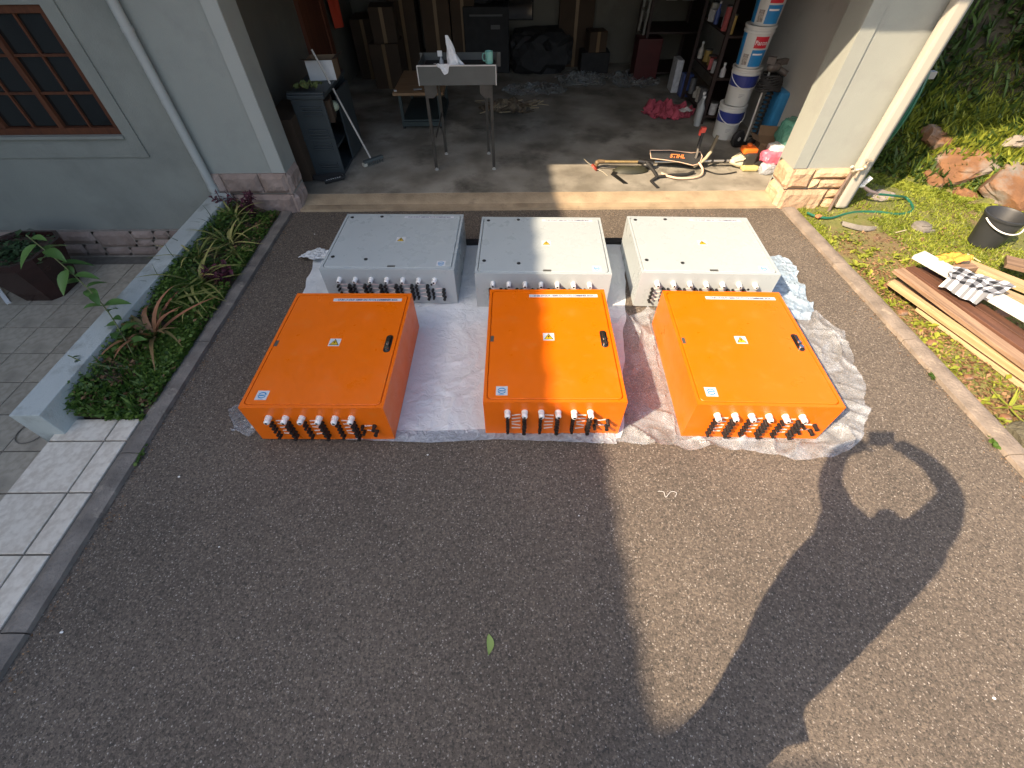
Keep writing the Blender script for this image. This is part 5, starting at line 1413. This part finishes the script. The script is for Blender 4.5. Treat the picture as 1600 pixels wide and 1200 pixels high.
# pot
pts = []
for _ in range(700):
    y = .2 + random.random() * 3.9
    if random.random() < .45: x = -2.17 + abs(random.gauss(0, .03))
    else: x = rx(y) - abs(random.gauss(0, .05))
    pts.append((x, y, .002, random.uniform(.4, 1.1)))
for _ in range(160): pts.append((random.uniform(-2.1, 2.6), 4.14 - abs(random.gauss(0, .07)), .002, random.uniform(.4, 1)))
scatter("edge_litter", BRN, pts, 'leaf', .006, .020, "tiny dry leaf scraps gathered along the driveway edges", "leaf litter")
pot = thing("plant_pot", "large dark brown angular plant pot on the lower patio", "plant pot", (-4.66, 3.62, -.50), .0)
def octa(r_, k=.62):
    return [(r_, -r_ * k), (r_, r_ * k), (r_ * k, r_), (-r_ * k, r_), (-r_, r_ * k), (-r_, -r_ * k), (-r_ * k, -r_), (r_ * k, -r_)]
v = []; prs = [(.20, 0), (.30, .40), (.31, .40), (.31, .46), (.28, .46), (.27, .40)]
for r_, z in prs: v += [(a, b, z) for a, b in octa(r_)]
f = [tuple(reversed(range(8)))]
for k in range(len(prs) - 1):
    for i in range(8): j = (i + 1) % 8; f.append((k * 8 + i, k * 8 + j, (k + 1) * 8 + j, (k + 1) * 8 + i))
MB().add(v, f).build("vessel", mat("brown_glaze", (.035, .014, .012), .25, var=.2), pot)
MB().prism(octa(.265), .40, .42).build("soil", SOIL, pot)
pts = [(-4.66 + random.gauss(0, .12), 3.62 + random.gauss(0, .12), -.08, random.uniform(.6, 1.2)) for _ in range(300)]
scatter("pot_plants", FINE, pts, 'leaf', .04, .09, "dark leaves growing in the brown pot", "plant")
tag(MB().bar((-5.30, 3.70, -.42), (-4.93, 3.38, -.495), .035, .02).build("white_batten", WHITE), "white batten leaning at the brown pot", "batten")
tag(MB().tube([(-3.62 + .10 * math.cos(a), 1.85 + .10 * math.sin(a), -.49) for a in [2 * math.pi * i / 24 for i in range(25)]], .004, 5).build("wire_ring", mat("wire", (.2, .18, .15), .5)), "thin wire ring lying on the lower patio", "wire ring")

# black bucket
bk = thing("bucket", "black plastic bucket standing on the lawn", "bucket", (4.24, 3.46, .03))
bk.scale = (.93, .93, .93)
BKM = mat("charcoal_plastic", (.028, .030, .033), .5, var=.15, scale=8)
MB().lathe([(.112, 0), (.118, .004), (.158, .27), (.168, .272), (.170, .292), (.158, .294), (.150, .28), (.108, .012), (0.001, .012)], 32, cap=False).lathe([(.112, 0), (.001, .0)], 32, cap=False).build("pail", BKM, bk, smooth=True)
MB().tube([(-.168 * math.cos(a) * 1.02, -.168 * math.sin(a) * 1.05, .262 - .07 * math.sin(a)) for a in [math.pi * i / 18 for i in range(19)]], .006, 8).build("bail_handle", WHITE, bk, smooth=True)
# drain / iron hat
dr = thing("drain_cover", "weathered grey domed drain cover in the lawn", "drain cover", (3.85, 3.72, .03), .2)
MB().lathe([(.0, .05), (.05, .048), (.075, .030), (.08, .0)], 20, cap=False).build("dome", mat("weathered_grey", (.17, .155, .135), .8, var=.2, scale=14, bump=.5), dr, smooth=True)
MB().tube([(-.05, -.035, .045), (.0, -.055, .052), (.05, -.035, .045)], .006, 6).box((0, -.08, .01), (.12, .02, .02)).build("lip", mat("weathered_grey", 0), dr)
ct = MB(); v = []; f = []
for i in range(13):
    t = i / 12
    for k in range(5):
        u = k / 4 - .5; v.append((3.14 + .27 * t, 3.80 - .10 * t + u * .075 * math.sin(math.pi * (.15 + .8 * t)) - .03 * math.sin(math.pi * t), .035 + .028 * math.cos(u * math.pi)))
for i in range(12):
    for k in range(4): a = i * 5 + k; f.append((a, a + 1, a + 6, a + 5))
n = len(v); ct.add(v, f); ct.add([(p[0], p[1], p[2] - .006) for p in v], [tuple(reversed(q)) for q in f])
tag(ct.build("bark_strip", mat("weathered_grey", 0), smooth=True), "curved grey palm bark strip lying on the lawn", "bark")
for k, (x, y, a) in enumerate(((4.0, 3.15, 1.9), (3.55, 3.62, .3))):
    tag(MB().bar((x, y, .045), (x + .12 * math.cos(a), y + .12 * math.sin(a), .05), .006, .006).build("twig", mat("pale_twig", (.55, .48, .33), .7)), ["pale twig on the grass above the timber pile", "pale twig on the grass near the bark strip"][k], "twig")
tag(MB().box((2.99, 3.94, .035), (.05, .04, .02), rz=.4).build("brick_chip", mat("terracotta", (.5, .18, .08), .8), bevel=.005), "orange brick chip in the grass by the right column", "brick chip")

# timber pile
def plank(a, b, wd, th, m, label, name="plank", warp=.004, seed=0):
    a = Vector(a); b = Vector(b); d = (b - a); L = d.length; d.normalize(); s_ = d.cross(Vector((0, 0, 1))).normalized(); u_ = s_.cross(d)
    n = 14; v = []; f = []
    for i in range(n + 1):
        t = i / n; c = Vector((L * t, 0, warp * math.sin(t * 5 + seed)))
        j = .002 * noise.noise(Vector((t * 20, seed, 0)))
        for q, (yy, zz) in enumerate(((-wd / 2, -th / 2), (wd / 2, -th / 2), (wd / 2, th / 2 - .002), (wd / 2 - .002, th / 2), (-wd / 2 + .002, th / 2), (-wd / 2, th / 2 - .002))):
            v.append((c.x + (.01 * noise.noise(Vector((yy * 30, zz * 30, seed))) if i in (0, n) else 0), yy + j * (1 if yy > 0 else -1), c.z + zz))
    for i in range(n):
        for q in range(6): r2 = (q + 1) % 6; f.append((i * 6 + q, (i + 1) * 6 + q, (i + 1) * 6 + r2, i * 6 + r2))
    f.append(tuple(range(6))); f.append(tuple(reversed(range(n * 6, n * 6 + 6))))
    o = MB().add(v, f).build(name, m)
    mw_ = Matrix((d, s_, u_)).transposed().to_4x4(); mw_.translation = a; o.matrix_world = mw_
    return tag(o, label, "plank")
W1 = wood_mat("weathered_brown", (.13, .08, .047), (.30, .195, .125), (1.5, 24, 24))
W2 = wood_mat("yellow_pine", (.30, .19, .09), (.50, .35, .19), (1.5, 20, 20), rnd=.08)
W3 = wood_mat("dark_red_decking", (.060, .026, .016), (.125, .055, .032), (1.5, 40, 20))
W4 = wood_mat("grey_pine", (.33, .23, .13), (.48, .35, .2), (1.5, 20, 20))
PWH = mat("white_painted_board", (.55, .54, .50), .5, var=.05, scale=6)
def ext(a, b, L): a = Vector(a); b = Vector(b); d = (b - a).normalized(); return tuple(a + d * L)
plank((3.115, 2.56, .035), ext((3.115, 2.56, .035), (3.36, 1.70, .035), 2.0), .05, .028, W4, "thin grey pine batten lowest on the kerb side of the pile", seed=1)
plank((3.00, 2.80, .10), ext((3.00, 2.80, .10), (3.315, 1.80, .10), 2.2), .045, .040, W2, "yellow pine batten jutting out under the brown plank", seed=2)
plank((3.07, 2.89, .155), ext((3.07, 2.89, .155), (3.33, 1.80, .155), 2.3), .095, .026, W1, "weathered brown plank along the kerb side of the pile", seed=3)
plank((3.19, 2.93, .150), ext((3.19, 2.93, .150), (3.46, 1.85, .150), 2.3), .085, .024, W3, "dark red decking board between brown and white boards", seed=4)
plank((3.29, 2.92, .145), ext((3.29, 2.92, .145), (3.56, 1.90, .145), 2.3), .08, .024, W3, "dark red decking board partly under the white board", seed=5)
plank((3.05, 2.86, .068), ext((3.05, 2.86, .068), (3.6, 1.85, .068), 2.1), .075, .03, W1, "brown board buried low in the timber pile", seed=6)
plank((3.23, 2.31, .118), (3.62, 2.42, .118), .07, .022, wood_mat("orange_cut_timber", (.40, .17, .08), (.52, .26, .13), (2, 20, 20)), "short reddish offcut crosswise in the timber pile", "offcut", seed=7)
plank((3.225, 2.975, .235), ext((3.225, 2.975, .235), (3.56, 2.24, .225), 2.0), .135, .030, PWH, "white painted board lying on top of the timber pile", seed=8)
plank((3.30, 2.80, .205), (3.62, 2.86, .205), .06, .03, W1, "short brown bearer under the white board's far end", "offcut", seed=18)
plank((3.60, 2.99, .17), ext((3.60, 2.99, .17), (3.99, 2.55, .15), 1.6), .10, .028, W2, "yellow pine board right of the checked cloth", seed=9)
plank((3.69, 3.03, .145), ext((3.69, 3.03, .145), (4.06, 2.62, .13), 1.6), .07, .028, W2, "paler pine board at the far right of the pile", seed=10)
plank((3.47, 2.98, .13), ext((3.47, 2.98, .13), (3.87, 2.45, .13), 1.6), .09, .028, W4, "grey pine board under the checked cloth", seed=11)
plank((3.98, 2.98, .17), (4.55, 2.55, .17), .16, .03, W1, "broad brown board cut by the right edge of the photo", seed=12)
plank((3.86, 2.86, .11), (4.3, 2.4, .11), .09, .03, W3, "dark board in shadow under the broad brown board", seed=13)
tag(drape("orange_cloth", mat("orange_cloth", (.70, .26, .04), .85, bump=.5), 3.44, 2.90, .14, .06, .06, 31, .235, 26), "bright orange cloth tucked behind the white board", "cloth")
# checked cloth
v = []; f = []; uvs = []; nu, nv = 46, 30
for j in range(nv + 1):
    for i in range(nu + 1):
        u, t = i / nu, j / nv
        A, B_, C_, D_ = Vector((3.185, 2.62)), Vector((3.335, 2.385)), Vector((3.63, 2.52)), Vector((3.345, 2.77))
        p = (A * (1 - u) + B_ * u) * (1 - t) + (D_ * (1 - u) + C_ * u) * t
        p += Vector((.025 * noise.noise(Vector((u * 3, t * 3, 1))), .025 * noise.noise(Vector((u * 3, t * 3, 6)))))
        s_ = abs(noise.noise(Vector((u * 3.0, t * 2.0, 12)))) * .035 + abs(noise.noise(Vector((u * 8, t * 5, 2)))) * .008
        edge = max(0, .10 - t) * .7 * (1 if u < .95 else 0)
        v.append((p.x, p.y, .268 + s_ - edge)); uvs.append((u * 5.2 + .12 * math.sin(t * 4), t * 3.4))
for j in range(nv):
    for i in range(nu): a = j * (nu + 1) + i; f.append((a, a + 1, a + nu + 2, a + nu + 1))
me = MB().add(v, f).mesh("checked_cloth", True); uvl = me.uv_layers.new(name="UVMap")
for lp_ in me.loops: uvl.data[lp_.index].uv = uvs[lp_.vertex_index]
me.materials.append(check_mat()); tag(link("checked_cloth", me), "black and white checked cloth crumpled on the white board", "cloth")

# leaf and bits on the driveway
v = []; f = []
for i in range(9):
    t = i / 8; wv = .016 * math.sin(math.pi * t ** .85) + .0003
    x, y = -.115 + .01 * math.sin(t * 3), .40 - .085 * t
    v += [(x - wv, y, .004 + .006 * t), (x, y, .002 + .002 * t), (x + wv, y, .007)]
for i in range(8): a = 3 * i; f += [(a, a + 3, a + 4, a + 1), (a + 1, a + 4, a + 5, a + 2)]
lf = MB(); lf.add(v, f, tone=.7); tag(lf.build("fallen_leaf", leaf_mat("lime_leaf", (.22, .36, .08), (.34, .45, .14), .2), smooth=True), "single lime green leaf lying on the shaded asphalt", "leaf")
tag(MB().tube(smooth_path([(.80, 1.085, .004), (.83, 1.08, .006), (.835, 1.05, .004), (.87, 1.08, .008), (.90, 1.075, .004), (.885, 1.05, .004)], 5), .0011, 5).build("string_scrap", WHITE), "curl of white string on the sunlit asphalt", "string")
for k, (x, y, s_) in enumerate([(-2.05, .42, .006), (1.98, .15, .006), (-.5, 1.33, .005), (-1.9, 1.2, .006), (.35, .95, .004), (-1.5, .8, .004), (-1.86, 3.75, .005), (.2, 3.85, .005), (1.3, 3.8, .004)]):
    mb = MB(); rock(mb, (x, y, s_ * .5), s_, (1.4, 1, .6), k, 1, .3)
    tag(mb.build("grit", WHITE), "white speck of grit lying on the asphalt", "grit", "white specks on the driveway")

# ============================================================ PERSON behind the lens (casts the shadow)
person = thing("person", "person in shirt and trousers holding a phone overhead with both hands", "person", (0, 0, 0))
SKIN = mat("skin", (.45, .28, .20), .55); SHIRT = mat("shirt", (.10, .14, .2), .85); PANTS = mat("trousers", (.05, .05, .06), .85)
def skin_obj(name, verts, edges, radii, m, parent, root=0, sub=2):
    me = bpy.data.meshes.new(name); me.from_pydata(verts, edges, [])
    o = bpy.data.objects.new(name, me); col.objects.link(o)
    md = o.modifiers.new("s", 'SKIN'); md.use_smooth_shade = True
    for i, r_ in enumerate(radii):
        me.skin_vertices[0].data[i].radius = (r_, r_) if not isinstance(r_, tuple) else r_
        me.skin_vertices[0].data[i].use_root = (i == root)
    s2_ = o.modifiers.new("d", 'SUBSURF'); s2_.levels = sub; s2_.render_levels = sub
    dg = bpy.context.evaluated_depsgraph_get(); dg.update()
    m2 = bpy.data.meshes.new_from_object(o.evaluated_get(dg)); m2.name = name
    bpy.data.objects.remove(o); m2.materials.clear(); m2.materials.append(m)
    return link(name, m2, parent)
pv = [(.09, -.47, .967), (.05, -.42, 1.149), (.071, -.39, 1.361), (.10, -.357, 1.56),
      (.13, -.334, 1.65), (.133, -.301, 1.73), (.125, -.30, 1.81),
      (-.004, -.306, 1.70), (-.113, -.224, 1.849), (-.203, -.142, 1.967), (-.173, -.035, 2.093), (-.085, -.045, 2.19),
      (.256, -.384, 1.69), (.350, -.335, 1.85), (.365, -.275, 2.04), (.245, -.155, 2.15), (.085, -.05, 2.20),
      (.02, -.47, .86), (.0, -.43, .50), (-.02, -.47, .10), (-.02, -.37, .05),
      (.16, -.48, .86), (.17, -.46, .50), (.16, -.50, .10), (.17, -.40, .05)]
pe = [(0, 1), (1, 2), (2, 3), (3, 4), (4, 5), (5, 6), (3, 7), (7, 8), (8, 9), (9, 10), (10, 11), (3, 12), (12, 13), (13, 14), (14, 15), (15, 16),
      (0, 17), (17, 18), (18, 19), (19, 20), (0, 21), (21, 22), (22, 23), (23, 24)]
pr = [.11, .15, .17, .16, .07, .085, .095, .095, .075, .057, .048, .040, .11, .11, .062, .048, .040, .10, .065, .042, .04, .10, .065, .042, .04]
skin_obj("body", pv, pe, pr, SKIN, person)
sv = [(p[0], p[1], p[2]) for p in pv]
skin_obj("shirt", [sv[0], sv[1], sv[2], sv[3], sv[7], sv[8], sv[12], sv[13]], [(0, 1), (1, 2), (2, 3), (3, 4), (4, 5), (3, 6), (6, 7)], [.125, .195, .225, .205, .12, .125, .14, .14], SHIRT, person)
skin_obj("trousers", [sv[0], sv[17], sv[18], sv[19], sv[21], sv[22], sv[23]], [(0, 1), (1, 2), (2, 3), (0, 4), (4, 5), (5, 6)], [.105, .09, .078, .065, .09, .078, .065], PANTS, person)
skin_obj("hair", [(.125, -.30, 1.82), (.125, -.31, 1.86)], [(0, 1)], [.10, .07], mat("dark_hair", (.02, .015, .01), .7), person)
for sx, wr in ((-1, pv[11]), (1, pv[16])):
    fw = Vector((sx * -.02, .004, .02))
    for k in range(4):
        b0 = Vector(wr) + Vector((0, -.006 * k, -.018 + .014 * k)); p1_ = b0 + Vector((-sx * .018, -.012, .028)); p2_ = p1_ + Vector((-sx * .022, -.014, .012)); p3_ = p2_ + Vector((-sx * .016, -.012, -.004))
        skin_obj("finger", [tuple(b0), tuple(p1_), tuple(p2_), tuple(p3_)], [(0, 1), (1, 2), (2, 3)], [.010, .009, .0085, .007], SKIN, person, sub=1)
    b0 = Vector(wr) + Vector((0, .0, -.02)); skin_obj("thumb", [tuple(b0), tuple(b0 + Vector((-sx * .015, -.03, -.01))), tuple(b0 + Vector((-sx * .03, -.045, .01)))], [(0, 1), (1, 2)], [.012, .010, .009], SKIN, person, sub=1)
ph = thing("phone", "dark smartphone held in landscape above the driveway", "phone", (0, 0, 0))
mp_ = camo.matrix_world.copy()
MB().box((0, -.02, .012), (.155, .075, .008), mp_).build("phone_body", BLACK, ph)
